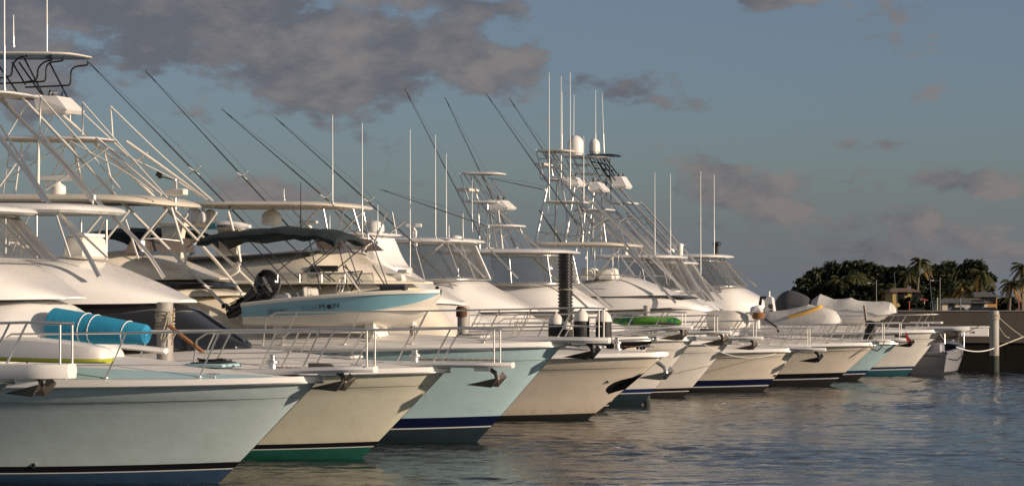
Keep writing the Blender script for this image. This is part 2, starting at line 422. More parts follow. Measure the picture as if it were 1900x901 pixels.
    def windlass(s, x):
        z = s.dz(x, 0); q = MB()
        q.lathe([(.15,0),(.15,.04),(.09,.06),(.08,.16),(.13,.19),(.13,.23),(.07,.25),(.07,.33),(.05,.35)], (x,0,z-.01), chrome, n=14); w = q.build('windlass', s.root)
        c = MB(); n = int((s.xp-.4-x)/.09)
        for k in range(n):
            xx = x+.12+k*.09; zz = max(s.dz(xx,0), s.zt+.17 if xx > s.xt-1.4 else 0)+.02
            c.tube([(xx-.045,-.0,zz),(xx,(-1)**k*.02,zz+.012),(xx+.045,0,zz)], .013, rust, n=5)
        c.build('chain', w)
    def hatch(s, x, m=None, w=.6):
        q = MB(); q.box((x,0,s.dz(x,0)+.03),(w,w,.07), m or white, bev=.02); h = q.build('hatch', s.root)
        q = MB(); q.box((x,0,s.dz(x,0)+.075),(w*.8,w*.8,.03), blackglass, bev=.01); q.build('pane', h)
    def cleats(s, ds=(1.6, 4.2)):
        for d in ds:
            for sd in (-1,1):
                x = s.xt-d; y = sd*(s.ws(d)-.14); z = s.dz(x,y); q = MB()
                q.tube([(x-.13,y,z+.07),(x+.13,y,z+.07)], .016, chrome); q.tube([(x-.04,y,z-.02),(x-.04,y,z+.07)], .014, chrome); q.tube([(x+.04,y,z-.02),(x+.04,y,z+.07)], .014, chrome)
                q.build('cleat', s.root)
    # --- superstructure
    def shell(s, name, st, m, n=3.0, parent=None, label=None, k=9, bottom=True):
        """stations (px, py top, py bottom, half width) along the centreline, aft to fore"""
        S2 = [(s.P(px,pt,w*.5).x, s.P(px,pt,w*.5).z, s.P(px,pb,-w).z, w) for px,pt,pb,w in st]
        if S2[-1][3] > .32 and S2[-1][1]-S2[-1][2] > .15:
            x, zt, zb, w = S2[-1]; S2 += [(x+w*.3, lerp(zt,zb,.3), zb, w*.6), (x+w*.45, lerp(zt,zb,.8), zb, w*.1)]
        S2 = interp(S2, 5); rows = []
        for x, zt, zb, w in S2:
            w = max(w, .02); zt = max(zt, zb+.01); half = []
            for i in range(k+1):
                a = math.pi/2*i/k; v = math.sin(a)**(2/n); y = math.cos(a)**(2/n)
                half.append((y*w, zb+(zt-zb)*v))
            ring = [(x,-y,z) for y,z in half] + [(x,y,z) for y,z in half[:-1][::-1]]
            rows.append(ring)
        mb = MB(); mb.grid(rows, m, closed=True, cap0=True, cap1=True)
        return mb.build(name, parent or s.root, smooth=45, label=label)
    def slab(s, name, px0, px1, py, w, m, mu=None, th=.09, crown=.06, nose=.6, parent=None, sag=0.0, tilt=0.0, lat0=None):
        a = s.P(px0, py+tilt, lat0 if lat0 is not None else 0); b = s.P(px1, py, lat0 if lat0 is not None else 0); mb = MB(); mu = mu or m
        K = 36; ang = [2*math.pi*i/K for i in range(K)]
        cx, hx = (a.x+b.x)/2, (b.x-a.x)/2
        def ring(sc, dz):
            r = []
            for t in ang:
                c, q = math.cos(t), math.sin(t); e = 2/5.0
                X = math.copysign(abs(c)**e, c); Y = math.copysign(abs(q)**e, q)
                if X > 0: X = math.copysign(abs(c)**(2/3.2), c)
                xx = cx + (hx-(1-sc)*.35)*X if False else cx+(hx*sc if hx*sc>hx-.35 else hx-.35*(1-sc)/(.3))*X
                u = (xx-a.x)/(b.x-a.x)
                r.append((xx, w*sc*Y, lerp(a.z,b.z,u)+dz - sag*max(0,(u-.75)/.25)**2))
            return r
        rws = [ring(.05,-.02), ring(.9,-.02), ring(.96,-th*.5), ring(1.0,0), ring(.985,th*.6), ring(.93,th), ring(.7,th+crown*.6), ring(.05,th+crown)]
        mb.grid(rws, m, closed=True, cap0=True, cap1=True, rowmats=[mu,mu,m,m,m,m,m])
        return mb.build(name, parent or s.root, smooth=50)
    def enclosure(s, bot, top, frame=None, parent=None, fr=.02):
        out = [(0,-1),(.3,-1),(.55,-1),(.78,-.98),(.92,-.8),(1,-.4),(1,0)]; out = out + [(a,-b) for a,b in out[:-1][::-1]]
        def ring(q):
            xa, xf, py, w = q; A = s.P(xa,py,-w); B = s.P(xf,py,0)
            return [Vector((lerp(A.x,B.x,a), b*w, A.z)) for a,b in out]
        b0, t0 = ring(bot), ring(top)
        mb = MB(); mb.grid([b0, [p.lerp(q,.5)+Vector((0,0,0)) for p,q in zip(b0,t0)], t0], vinylm)
        e = mb.build('clear_curtain', parent or s.root, smooth=60)
        f = MB(); fm = frame or alu
        for i in (0,2,4,5,7,8,10,12): f.tube([b0[i], t0[i]], fr, fm, n=10)
        f.tube(b0, fr*1.1, fm, n=10); f.tube(t0, fr, fm, n=10)
        f.build('curtain_frame', e); return e
    def tubes(s, name, segs, r=.03, m=None, lat=1.2, sym=True, parent=None, n=10):
        """segs: lists of (px, py[, lat]) near-side points; mirrored to port"""
        m = m or alu; mb = MB()
        if name != 'tower' and len(segs) > 1:
            for sg in segs: o = s.tubes(name, [sg], r, m, lat, sym, parent, n)
            return o
        if name != 'tower' and sym:
            sg = segs[0]; pts = [s.P(q[0], q[1], -(q[2] if len(q) > 2 else lat)) for q in sg]
            if len(pts) > 2: pts = [Vector(p) for p in interp([tuple(p) for p in pts], 4)]
            for pp_ in (pts, mirror(pts)): o = MB().tube(pp_, r, m, n=n).build(name, parent or s.root)
            return o
        for sg in segs:
            pts = [s.P(q[0], q[1], -(q[2] if len(q) > 2 else lat)) for q in sg]
            if len(pts) > 2: pts = [Vector(p) for p in interp([tuple(p) for p in pts], 4)]
            mb.tube(pts, r, m, n=n)
            if sym: mb.tube(mirror(pts), r, m, n=n)
        return mb.build(name, parent or s.root)
    def ants(s, lst, m=None, r=.017):
        for q in lst:
            px, y0, y1 = q[:3]; lat = q[3] if len(q) > 3 else -1.2; dx = q[4] if len(q) > 4 else 0
            a = s.P(px, y1, lat); b = s.P(px+dx, y0, lat); mb = MB(); mm = m or whiteant
            mb.tube([a, a.lerp(b,.33)], r*1.25, alu if m is None else m, n=10); mb.tube([a.lerp(b,.33), b], r, mm, n=10, r2=r*.55)
            mb.lathe([(.04,0),(.04,.06),(.02,.08)], tuple(a), alu, n=8)
            mb.build('whip_antenna', s.root)
    def outriggers(s, base, tip, lat=1.5, cross=None, r=.024, m=None, both=True, name='outrigger'):
        for sd in ((-1,1) if both else (-1,)):
            a = s.P(base[0],base[1],-lat); b = s.P(tip[0],tip[1],-lat-.35)
            if sd == 1: a, b = mirror([a,b])
            mb = MB(); mb.tube([a, a.lerp(b,.55)], r, m or polemat, n=10); mb.tube([a.lerp(b,.55), a.lerp(b,.93)], r*.8, m or polemat, n=10, r2=r*.5); mb.tube([a.lerp(b,.93), b], r*.75, black, n=10, r2=r*.4)
            mb.lathe([(.06,-.05),(.06,.05)], tuple(a), alu, n=8)
            o = mb.build(name, s.root)
            l = MB(); l.tube([a+Vector((.25,0,.05)), a.lerp(b,.5)+Vector((.18,0,.1)), b], .004, polemat, n=4); l.build('line', o)
            if cross:
                c = a.lerp(b, cross); x = MB()
                x.tube([c+Vector((-.2,0,-.13)), c+Vector((.2,0,.13))], .018, whitetube, n=10); x.tube([c+Vector((-.07,-.2,.1)), c+Vector((.07,.2,-.1))], .012, whitetube, n=10)
                x.build('spreader', o)
    def dome(s, px, yt, yb, rpx, lat=0, m=None, name='satellite_dome'):
        c = s.P(px, yb, lat); t = s.P(px, yt, lat); r = rpx*s.oy/FPX; h = t.z-c.z
        prof = [(r*.8,0),(r*.82,h*.06),(r*.98,h*.10),(r,h*.2),(r*.99,h*.5)] + [(r*math.cos(a), h*.5+h*.5*math.sin(a)) for a in (.3,.6,.9,1.2,1.45)]
        return MB().lathe(prof, tuple(c), m or white, n=20).build(name, s.root)
    def radar(s, px, yb, wpx, lat=0, hpx=22, rot=0.0, mark=None, m=None):
        c = s.P(px, yb, lat); k = s.oy/FPX; h = hpx*k; w = wpx*k; m = m or white
        mb = MB(); mb.lathe([(w*.16,0),(w*.2,h*.1),(w*.2,h*.45),(w*.1,h*.6),(w*.08,h*.75)], tuple(c), m, n=16); o = mb.build('radar', s.root)
        b = MB(); b.box((c.x, c.y, c.z+h*.87), (w,.13,h*.26), m, rot=rot); b.build('scanner_bar', o)
        if mark: txt('lettering', mark, h*.2, (c.x, c.y-.07, c.z+h*.87), (R(90),0,0), lettering, o, extrude=.003)
        return o
    def tower(s, d):
        """tuna tower: everything given on the near side and mirrored"""
        m = d.get('m', alu); mt = d.get('mt', m); r = d.get('r', .034)*1.15
        T = s.tubes('tower', d['legs'], r, m)
        if 'upper' in d: s.tubes('upper_frame', d['upper'], r*.55, mt, parent=T)
        if 'braces' in d: s.tubes('brace', d['braces'], r*.5, m, parent=T)
        if 'top' in d:
            a, b, y = d['top'][:3]; s.slab('sun_top', a, b, y, d.get('tw', .85), d.get('tm', white), d.get('tmu', under), th=.05, crown=.03, parent=T, lat0=-.5)
        for a, b, y, w in d.get('decks', ()): s.slab('platform', a, b, y, w, d.get('dm', white), d.get('dmu', under), th=.05, crown=.01, parent=T, lat0=-w*.7)
        if 'box' in d:
            x0, x1, y0, y1 = d['box']; A = s.P(x0,y0,0); B = s.P(x1,y1,0); w = .45; q = MB()
            hx = (B.x-A.x)
            ring0 = [(A.x,-w),(A.x+hx*.62,-w*.8),(A.x+hx*.62,w*.8),(A.x,w)]; ring1 = [(A.x+hx*.1,-w*1.1),(B.x,-w),(B.x,w),(A.x+hx*.1,w*1.1)]
            q.grid([[(x,y,A.z) for x,y in ring0],[(x,y,lerp(A.z,B.z,.82)) for x,y in ring1],[(lerp(x,A.x,.1),y*.85,B.z) for x,y in ring1]], white, closed=True, cap0=True, cap1=True)
            bx = q.build('control_box', T, smooth=20)
            g = MB(); zc = A.z+.1; xc = A.x+hx*.3
            g.lathe([(.13,0),(.15,.02),(.13,.04)], (xc,0,zc), chrome, n=12); g.tube([(xc+.05,-.3,A.z),(xc+.1,-.3,A.z+.16)], .02, black); g.tube([(xc+.05,.3,A.z),(xc+.1,.3,A.z+.16)], .02, black); g.tube([(xc,0,A.z-.02),(xc,0,zc)], .03, black)
            g.build('helm_wheel', bx)
        if 'seat' in d:
            x0, x1, y = d['seat']; A = s.P(x0,y,0); B = s.P(x1,y,0); q = MB(); q.box(((A.x+B.x)/2,0,A.z),(B.x-A.x,1.0,.11), vinylseat, bev=.03); q.build('seat', T)
        if 'ladder' in d:
            (x0,y0),(x1,y1),lat = d['ladder']; A = s.P(x0,y0,-lat); B = s.P(x1,y1,-lat); q = MB(); off = Vector((.34,0,0))
            q.tube([A,B],.02,m,n=10); q.tube([A+off,B+off],.02,m,n=10)
            nn = int((A-B).length/.33)
            for k in range(1,nn): p = A.lerp(B,k/nn); q.tube([p,p+off],.016,m,n=5)
            q.build('ladder', T)
        return T
whiteant = mat('white fibreglass whip', (.78,.77,.74), .4)
polemat = mat('grey anodised pole', (.20,.20,.21), .3, .8)
# ---------------------------------------------------------------- water, land
def water():
    m = bpy.data.materials.new('harbour water'); m.use_nodes = True; t = m.node_tree; p = t.nodes['Principled BSDF']
    p.inputs['Base Color'].default_value = (.010,.017,.020,1); p.inputs['Roughness'].default_value = .07; p.inputs['IOR'].default_value = 1.33; p.inputs['Specular IOR Level'].default_value = .43
    tc = N(t, 'ShaderNodeTexCoord')
    def nz(sc, scale, det=3, rough=.55, rot=0):
        mp = N(t, 'ShaderNodeMapping'); mp.inputs['Scale'].default_value = sc; mp.inputs['Rotation'].default_value = (0,0,rot); t.links.new(tc.outputs['Object'], mp.inputs[0])
        n = N(t, 'ShaderNodeTexNoise'); n.inputs['Scale'].default_value = scale; n.inputs['Detail'].default_value = det; n.inputs['Roughness'].default_value = rough; t.links.new(mp.outputs[0], n.inputs['Vector']); return n.outputs[0]
    a = nz((1,1,1), .9, 3, .5, .3); b = nz((1,1.3,1), 3.2, 3, .55, -.2); c = nz((1,1,1), .12, 2, .5)
    gust = M(t, 'ADD', .35, M(t, 'MULTIPLY', M(t,'SUBTRACT', c, .38, clamp=True), 4.2), clamp=True)
    h = M(t, 'ADD', M(t, 'MULTIPLY', a, .22), M(t, 'MULTIPLY', M(t, 'MULTIPLY', b, gust), .085))
    bp = N(t, 'ShaderNodeBump'); bp.inputs['Strength'].default_value = 1.0; bp.inputs['Distance'].default_value = .30; t.links.new(h, bp.inputs['Height']); t.links.new(bp.outputs[0], p.inputs['Normal'])
    return m
WAVE = .68
wm = water()
def water_mesh():
    import numpy as np
    rg = np.random.default_rng(4)
    xs = np.concatenate([-22-np.geomspace(4000,2,14), np.arange(-22,34,.13), 34+np.geomspace(2,4000,14)])
    ys = np.concatenate([20-np.geomspace(300,2,8), np.arange(20,62,.11), np.arange(62,118,.17), 118+np.geomspace(1,9000,26)])
    X, Y = np.meshgrid(xs, ys); Z = np.zeros_like(X)
    for i in range(46):
        lam = .32*(1.7/.32)**rg.random(); th = rg.normal(1.15, .75); k = 2*math.pi/lam
        sl = .026*(lam/1.2)**-.15; Z += sl/k*np.sin(k*(X*math.cos(th)+Y*math.sin(th))+rg.random()*6.28)
    gust = .75+.35*np.sin(X*.11+Y*.19+1)*np.sin(X*.05-Y*.13)+.25*np.sin(X*.31+Y*.47)
    fade = np.clip((X+26)/6,0,1)*np.clip((38-X)/6,0,1)*np.clip((Y-18)/4,0,1)*np.clip((122-Y)/5,0,1)
    Z *= gust*fade*WAVE
    me = bpy.data.meshes.new('sea_water'); ny, nx = X.shape
    me.vertices.add(nx*ny); me.vertices.foreach_set('co', np.stack([X,Y,Z],-1).astype('f4').ravel())
    idx = np.arange(nx*ny).reshape(ny,nx); q = np.stack([idx[:-1,:-1],idx[:-1,1:],idx[1:,1:],idx[1:,:-1]],-1).reshape(-1,4); n = len(q)
    me.loops.add(n*4); me.loops.foreach_set('vertex_index', q.ravel().astype('i4')); me.polygons.add(n)
    me.polygons.foreach_set('loop_start', (np.arange(n)*4).astype('i4')); me.polygons.foreach_set('loop_total', np.full(n,4,'i4')); me.polygons.foreach_set('use_smooth', np.ones(n,bool))
    me.update(calc_edges=True); me.materials.append(wm)
    o = bpy.data.objects.new('sea_water', me); COL.objects.link(o); tag(o, kind='structure')
water_mesh()
conc = mat('weathered concrete', (.070,.062,.056), .9, spec=.2, var=.25, vscale=1.2, bump=.12, bscale=10, stain=.3)
concd = mat('void shade concrete', (.010,.009,.008), .9, spec=.05, var=.5, vscale=1.0, bump=.1, bscale=6)  # near-black colour stands in for the shaded void under the wharf
concp = mat('pale concrete coping', (.26,.24,.21), .9, var=.2, vscale=2)
grassm = mat('dry grass ground', (.09,.085,.05), .95, var=.4, vscale=.3)
asph = mat('asphalt', (.05,.05,.05), .9, var=.2)
# land behind the quay
gb = MB(); gb.grid([[(20,121,1.2),(400,121,1.2)],[(21,180,1.1),(500,180,1.1)],[(26,250,.4),(600,250,.4)],[(46,430,.4),(900,430,.4)],[(80,700,.6),(1500,700,.6)],[(200,1600,1.0),(4000,1600,1.0)]], grassm)
gb.grid([[(20,121,-.5),(20,121,1.2)],[(21,180,-.5),(21,180,1.1)],[(26,250,-.5),(26,250,.4)],[(46,430,-.5),(46,430,.4)],[(80,700,-.5),(80,700,.6)],[(200,1600,-.5),(200,1600,1.0)]], grassm)
tag(gb.build('ground', smooth=0), kind='structure')
tag(MB().add([(30,270,.42),(700,270,.42),(740,330,.42),(38,330,.42)], [(0,1,2,3)], asph).build('road', smooth=0), kind='structure')
q = MB(); q.box((90, 117.5, -.6), (160, 7, 4.2), conc, bev=.05)
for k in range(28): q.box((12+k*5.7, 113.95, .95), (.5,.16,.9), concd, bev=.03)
q.box((90, 113.9, 1.35), (160,.3,.3), conc, bev=.04)
tag(q.build('quay', smooth=30), 'low concrete quay with void shade painted on its face along the water at right', 'quay')
qd = MB(); qd.box((90, 113.93, .1), (159.6,.1,2.2), concd, bev=.01); qd.build('void_shade_face', bpy.data.objects['quay'])  # strip painted dark for the void below the quay edge
q = MB(); q.box((90, 120.6, 1.93), (160,.35,1.45), conc, bev=.03); wl = q.build('sea_wall', smooth=30)
tag(wl, 'long plain grey concrete wall standing behind the quay edge', 'wall')
q = MB(); q.box((90, 120.6, 2.68), (160.3,.45,.06), concp, bev=.02); q.build('coping', wl)
# main dock that the sterns back onto
dk = MB(); a = Vector((-24, 46, 0)); dv = Vector((22.7,60.6,0)).normalized()
dk.box(tuple(a+dv*36+Vector((0,0,.5))), (90,3.2,.5), concp, rot=math.atan2(dv.y,dv.x), bev=.05)
for k in range(12): dk.lathe([(.18,-1.5),(.18,.4)], tuple(a+dv*(-6+k*7.4)), concp, n=10)
tag(dk.build('dock', smooth=30), 'long concrete dock behind the sterns of the moored boats', 'dock')
# ---------------------------------------------------------------- hull colours and boats
h_ice = hullgel('ice blue hull', (.52,.63,.64)); h_ice2 = hullgel('sky blue hull', (.50,.69,.73))
h_crm = hullgel('sage cream hull', (.72,.70,.56)); h_bei = hullgel('beige hull', (.86,.76,.63))
h_wht = hullgel('off white hull', (.84,.80,.73)); h_sand = hullgel('sand hull', (.86,.77,.64))
b_blk = mat('black boot stripe', (.01,.01,.012), .3); b_wht = mat('white boot stripe', (.7,.7,.7), .3)
b_navy = mat('navy boot stripe', (.006,.011,.045), .3); b_blue = mat('blue boot stripe', (.01,.028,.11), .3)
af_blue = mat('blue antifouling', (.02,.06,.12), .7, var=.4, vscale=3, stain=.3); af_green = mat('green antifouling', (.008,.095,.068), .6, var=.3, vscale=3)
af_teal = mat('dark teal antifouling', (.008,.024,.034), .7, var=.4); af_blk = mat('black antifouling', (.012,.012,.012), .8); af_tq = mat('turquoise antifouling', (.015,.09,.115), .7)
G = 'motor yachts berthed side by side'
def SB(h, *a, **k): return Boat('sport_fishing_boat', *a, hull=h, group=G, **k)
# B0: nearest, only its pulpit reaches the frame
b0 = SB(h_ice, 'nearest boat, only its white bow pulpit and rail poke in at the left edge', (-190,955), 38.5, (20,702), W=2.3, bands=((.16,af_blue),(.02,b_wht),(.12,b_blk)), L=11)
b0.pulpit((134,688), th=.22, w=.33, back=1.2); b0.anchor((72,716), 1.0); b0.bow_rail(h=.88, aft=2.6, n=3, tipx=126, mid=0, r=.022)
b1 = SB(h_ice, 'pale grey blue hulled boat at far left with a rolled blue mat on deck', (405,897), 45.1, (593,702), bands=((.17,af_blue),(.02,b_wht),(.12,b_blk)), crown=.46)
b2 = SB(h_crm, 'sage cream hulled boat with green bottom paint and black windscreen mask', (670,842), 51.8, (830,684), bands=((.16,af_green),(.02,b_wht),(.10,b_blk)), crown=.45)
b3 = SB(h_ice2, 'sky blue hulled boat with navy stripe carrying the tender on its foredeck', (884,822), 57.6, (1045,637), bands=((.27,af_teal),(.03,b_wht),(.24,b_navy)), crown=.28)
b4 = Boat('motor_yacht', 'large cream motor yacht, beige hull, no pulpit, dark anchor plate on its stem', (1090,776), 68.0, (1236,656), hull=h_bei, bands=((.09,af_blk),), crown=.34, W=2.35, L=16, group=G)
b4b = SB(h_wht, 'white boat with a black sheer band hidden behind the beige motor yacht', (1121,763), 72.4, (1214,627), bands=((.08,af_blk),(.03,b_wht),(.10,b_blk)), crown=.3)
b5 = SB(h_wht, 'off white hulled boat with a blue and black waterline behind the anchor plate', (1190,752), 77.0, (1288,627), bands=((.28,af_teal),(.03,b_wht),(.12,b_blue)), crown=.3)
b6 = SB(h_wht, 'silvery white hulled boat with mid height open fishing tower', (1268,736), 82.8, (1354,634), bands=((.10,af_blk),(.03,b_wht),(.10,b_blk)), crown=.3)
b7 = SB(h_sand, 'sand coloured hull with cream hardtop and a tall pale fishing tower', (1416,728), 87.6, (1478,648), bands=((.11,af_blk),(.04,b_wht),(.22,b_navy)), crown=.3)
b8 = SB(h_sand, 'beige hulled boat with black waterline bands and a chain looped at its bow', (1539,716), 93.2, (1628,637), bands=((.18,af_blk),(.04,b_wht),(.20,b_blk)), crown=.3)
b9 = SB(h_ice2, 'pale blue hulled boat with a red pennant at its anchor and a black topped tower', (1591,706), 99.0, (1668,634), bands=((.16,af_blk),(.04,b_wht),(.12,b_blue)), crown=.3)
b10 = SB(h_wht, 'farthest big boat, white hull with turquoise bottom and a long bow pulpit', (1683,696), 105.2, (1748,613), bands=((.16,af_tq),(.04,b_wht),(.10,b_blue)), crown=.3)
# pulpits, anchors, rails
b1.pulpit((697,685)); b1.anchor((633,708), 1.05); b1.bow_rail(h=.92, aft=5.6, n=4, tipx=691, mid=0); b1.windlass(b1.P(505,660).x); b1.hatch(b1.P(405,660).x-.1, bluestripe, .8); b1.cleats()
b2.pulpit((952,677)); b2.anchor((918,703), 1.05); b2.bow_rail(h=.86, aft=5.0, n=4, tipx=925); b2.windlass(b2.P(770,655).x); b2.hatch(b2.P(640,660).x); b2.cleats()
b3.pulpit((1131,631), th=.13); b3.anchor((1095,652), 1.1, m=black); b3.bow_rail(h=.84, aft=6.8, n=5, tipx=1118); b3.hatch(b3.P(880,640).x); b3.cleats()
b4b.pulpit((1284,607)); b4b.anchor((1262,620), 1.1); b4b.bow_rail(h=.78, aft=5.5, n=5, tipx=1270)
b5.pulpit((1356,616)); b5.anchor((1338,630), 1.1); b5.bow_rail(h=.72, aft=6, n=5, tipx=1330); b5.cleats()
b6.pulpit((1415,627)); b6.anchor((1395,640), 1.0); b6.bow_rail(h=.72, aft=6, n=5, tipx=1402); b6.cleats()
b7.pulpit((1532,648)); b7.anchor((1516,663), 1.1, m=black); b7.bow_rail(h=.78, aft=5, n=5, tipx=1502); b7.cleats()
b8.pulpit((1652,632)); b8.bow_rail(h=.8, aft=5, n=10, tipx=1640); b8.cleats()
b9.pulpit((1682,630)); b9.anchor((1688,636), 1.0, m=black); b9.bow_rail(h=.8, aft=5, n=5, tipx=1672)
b10.pulpit((1798,609), th=.16, w=.35); b10.anchor((1775,622), .9); b10.bow_rail(h=.72, aft=6, n=5, tipx=1741, drop=False); b10.cleats()
# black sheer band and blue deck stripe
for b, m, z0, z1 in ((b4b, black, -.10, -.34),):
    mb = MB()
    for sd in (-1,1): mb.grid([[(b.xt-d-.05, sd*(b.ws(d)+.012), b.zs(d)+z0), (b.xt-d-.32, sd*(b.ws(d)-.02*min(d,3)+.015), b.zs(d)+z1)] for d in b.ds if d < 11], m)
    mb.build('sheer_band', b.root)
mb = MB()
for sd in (-1,1):
    mb.grid([[(b1.xt-d, sd*(b1.ws(d)-.02)*k, b1.zs(d)+.035+b1.cr(d)*(1-k**2.6)+.008) for k in (.95,.84,.70)] for d in [.7+.4*i for i in range(24)]], bluestripe)
mb.build('deck_stripe', b1.root)
# B3 dark spray line, B4 anchor gear
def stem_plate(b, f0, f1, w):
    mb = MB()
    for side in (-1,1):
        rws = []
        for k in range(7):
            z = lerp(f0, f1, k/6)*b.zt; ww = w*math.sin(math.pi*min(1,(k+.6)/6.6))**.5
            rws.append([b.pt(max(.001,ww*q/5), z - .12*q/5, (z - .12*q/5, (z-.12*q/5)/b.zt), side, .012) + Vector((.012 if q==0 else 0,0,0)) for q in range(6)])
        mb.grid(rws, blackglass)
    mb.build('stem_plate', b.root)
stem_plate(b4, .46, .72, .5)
b4.zp = .9; b4.anchor((1231,691), 1.25, m=alu)
def fitting(b, px, py, r=.05):
    best = None
    for k in range(200):
        d = 8*k/200; z = b.P(px,py,-.8).z; p = b.pt(d, z, (z, z/b.zs(d)), -1); e = abs(b.P(px,py,p.y).x-p.x)
        if best is None or e < best[0]: best = (e, p)
    p = best[1]; q = MB(); q.lathe([(r*.5,.0),(r,-.01),(r*1.0,-.03),(r*.6,-.04)], (p.x,p.y,p.z), chrome, n=14, axis='Y'); q.lathe([(r*.55,-.035),(r*.5,-.043)], (p.x,p.y,p.z), black, n=12, axis='Y'); q.build('hull_fitting', b.root)
fitting(b1,62,856,.06); fitting(b4,1127,708,.05); fitting(b7,1438,697,.05); fitting(b2,487,809,.03)
# ---------------------------------------------------------------- superstructures
# B1
b1.shell('flybridge', [(-330,470,560,2.0),(-120,462,559,2.0),(20,474,558,1.95),(60,488,557,1.75),(110,520,556,1.25),(152,550,554,.35)], white)
b1.shell('deckhouse', [(-330,552,690,2.05),(-60,552,690,2.0),(90,554,690,1.7),(135,560,690,1.4),(176,590,690,1.0),(215,635,690,.6)], white)
b1.enclosure((-200,48,478,1.75), (-260,-22,395,1.6), frame=alu)
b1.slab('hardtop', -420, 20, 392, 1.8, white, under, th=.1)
# B2
b2.shell('flybridge', [(-220,484,564,2.1),(40,482,564,2.1),(120,479,564,2.05),(200,484,564,1.9),(250,503,564,1.65),(310,530,563,1.1),(358,555,561,.4)], white)
b2.shell('windshield', [(-220,560,655,2.0),(200,560,650,1.95),(300,560,650,1.6),(360,566,650,1.2),(410,596,650,.9),(455,628,650,.5)], blackglass)
HT2 = b2.slab('hardtop', -300, 198, 392, 1.75, white, mat('pale blue lining', (.30,.36,.38), .3, coat=.5), th=.12, crown=.05)
b2.tower(dict(m=chrome, r=.045, legs=[[(-140,80,.6),(-60,180,.75),(0,255,.9),(90,375,1.15),(150,452,1.35),(184,514,1.45)]],
   braces=[[(93,378,1.2),(199,478,1.0)],[(0,232,.8),(92,376,1.15)],[(20,470,1.7),(55,398,1.6)],[(130,476,1.5),(105,400,1.5)],[(28,290,.9),(80,373,1.1)],[(-40,400,1.7),(30,476,1.7)]],
   decks=[(-160,18,172,.8)], dm=white))
b2.tubes('hardtop_post', [[(68,478,1.5),(68,400,1.5)],[(10,470,1.6),(10,398,1.6)]], .03, chrome)
q = MB(); c = b2.P(158,478,.2); q.box((c.x,c.y,c.z+.22),(.62,1.1,.5), vinylseat, taper=.15); q.box((c.x+.05,c.y,c.z+.5),(.4,.9,.08), white); q.build('helm_console', b2.root)
for px in (38,):
    c = b2.P(px,478,0); ch = MB(); ch.tube([c, c+Vector((0,0,.22))], .05, chrome); ch.box((c.x,c.y,c.z+.25),(.4,.45,.07), vinylseat); o = ch.build('helm_chair', b2.root)
    s2 = MB()
    for k in range(4): s2.box((c.x-.18-.02*k, c.y, c.z+.34+.07*k), (.04,.42,.045), vinylseat)
    s2.tube([c+Vector((-.16,-.2,.25)), c+Vector((-.26,-.2,.62))], .015, chrome); s2.tube([c+Vector((-.16,.2,.25)), c+Vector((-.26,.2,.62))], .015, chrome); s2.build('backrest', o)
b2.ants([(8,-80,168,-1.0)], r=.02)
lg = MB(); c = b2.P(172,366,-.8); lg.box((c.x,c.y,c.z),(.13,.1,.12), white); lg.tube([c+Vector((0,0,-.14)),c],.02,alu); lg.build('spotlight', b2.root)
# B3
b3.shell('flybridge', [(60,478,522,2.05),(235,471,521,2.05),(300,465,520,1.95),(350,484,519,1.65),(395,505,518,1.1),(418,516,518,.5)], cream)
b3.shell('trim_stripe', [(60,517,532,2.07),(300,517,531,2.03),(370,519,531,1.72),(415,521,531,1.1),(430,524,531,.6)], blackglass)
b3.shell('brow', [(60,528,550,2.12),(300,529,551,2.07),(360,529,551,1.8),(400,532,550,1.25),(430,537,549,.8),(457,543,547,.35)], cream)
b3.shell('deckhouse', [(60,545,645,2.0),(340,546,640,1.85),(380,547,640,1.45),(410,548,640,1.0),(450,552,640,.7),(480,580,640,.55),(515,625,640,.4)], cream)
b3.tubes('bridge_windscreen_frame', [[(238,468,1.5),(270,443,1.3),(335,447,.6)]], .02, alu)
q = MB(); a = [b3.P(228,472,-1.7), b3.P(262,466,-1.4), b3.P(300,466,-.8), b3.P(312,468,0)]; u = [b3.P(243,446,-1.55), b3.P(270,441,-1.25), b3.P(300,440,-.7), b3.P(310,441,0)]
q.grid([a+mirror(a[:-1])[::-1], u+mirror(u[:-1])[::-1]], smoke); q.build('smoked_windscreen', b3.root)
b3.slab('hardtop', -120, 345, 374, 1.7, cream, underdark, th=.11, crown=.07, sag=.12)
T3 = b3.tower(dict(m=whitetube, mt=blacktube, r=.035,
   legs=[[(37,177,.55),(190,338,1.0),(335,484,.95),(469,618,.5)],[(-90,180,.55),(-110,372,1.2)],[(72,255,.8),(70,370,1.2)],[(179,256,.75),(300,362,1.2)]],
   upper=[[(0,150,.6),(-25,108,.6)],[(36,177,.6),(-12,108,.6)],[(80,176,.6),(45,108,.6)],[(0,145,.6),(20,140,.6),(24,120,.6),(35,108,.6),(50,104,.6)],[(0,155,.6),(70,152,.6),(84,148,.6),(86,125,.6),(95,116,.6),(115,113,.6),(118,106,.6)]],
   braces=[[(72,176,.7),(160,275,.95),(225,352,1.1)],[(153,190,.7),(228,275,.9),(310,366,1.2)],[(75,176,.7),(74,250,.75)],[(153,190,.7),(153,250,.75)],[(60,262,.8),(0,345,1.1)],[(0,340,1.0),(120,268,.8)],[(130,262,.8),(230,318,1.1),(286,357,1.2)],[(195,285,.9),(210,350,1.1)],[(15,250,.8),(52,190,.7)],[(200,275,1.0),(85,352,1.1)]],
   top=(-60,137,101), tw=.8, tm=whitetube, tmu=black, decks=[(5,78,180,.6),(-20,180,257,.85)], box=(80,141,181,211), ladder=((20,262),(6,362),.5), dmu=under))
b3.tubes('hardtop_leg', [[(314,381,-1.5),(410,470,-1.5),(505,562,-1.5)]], .038, whitetube, sym=False)
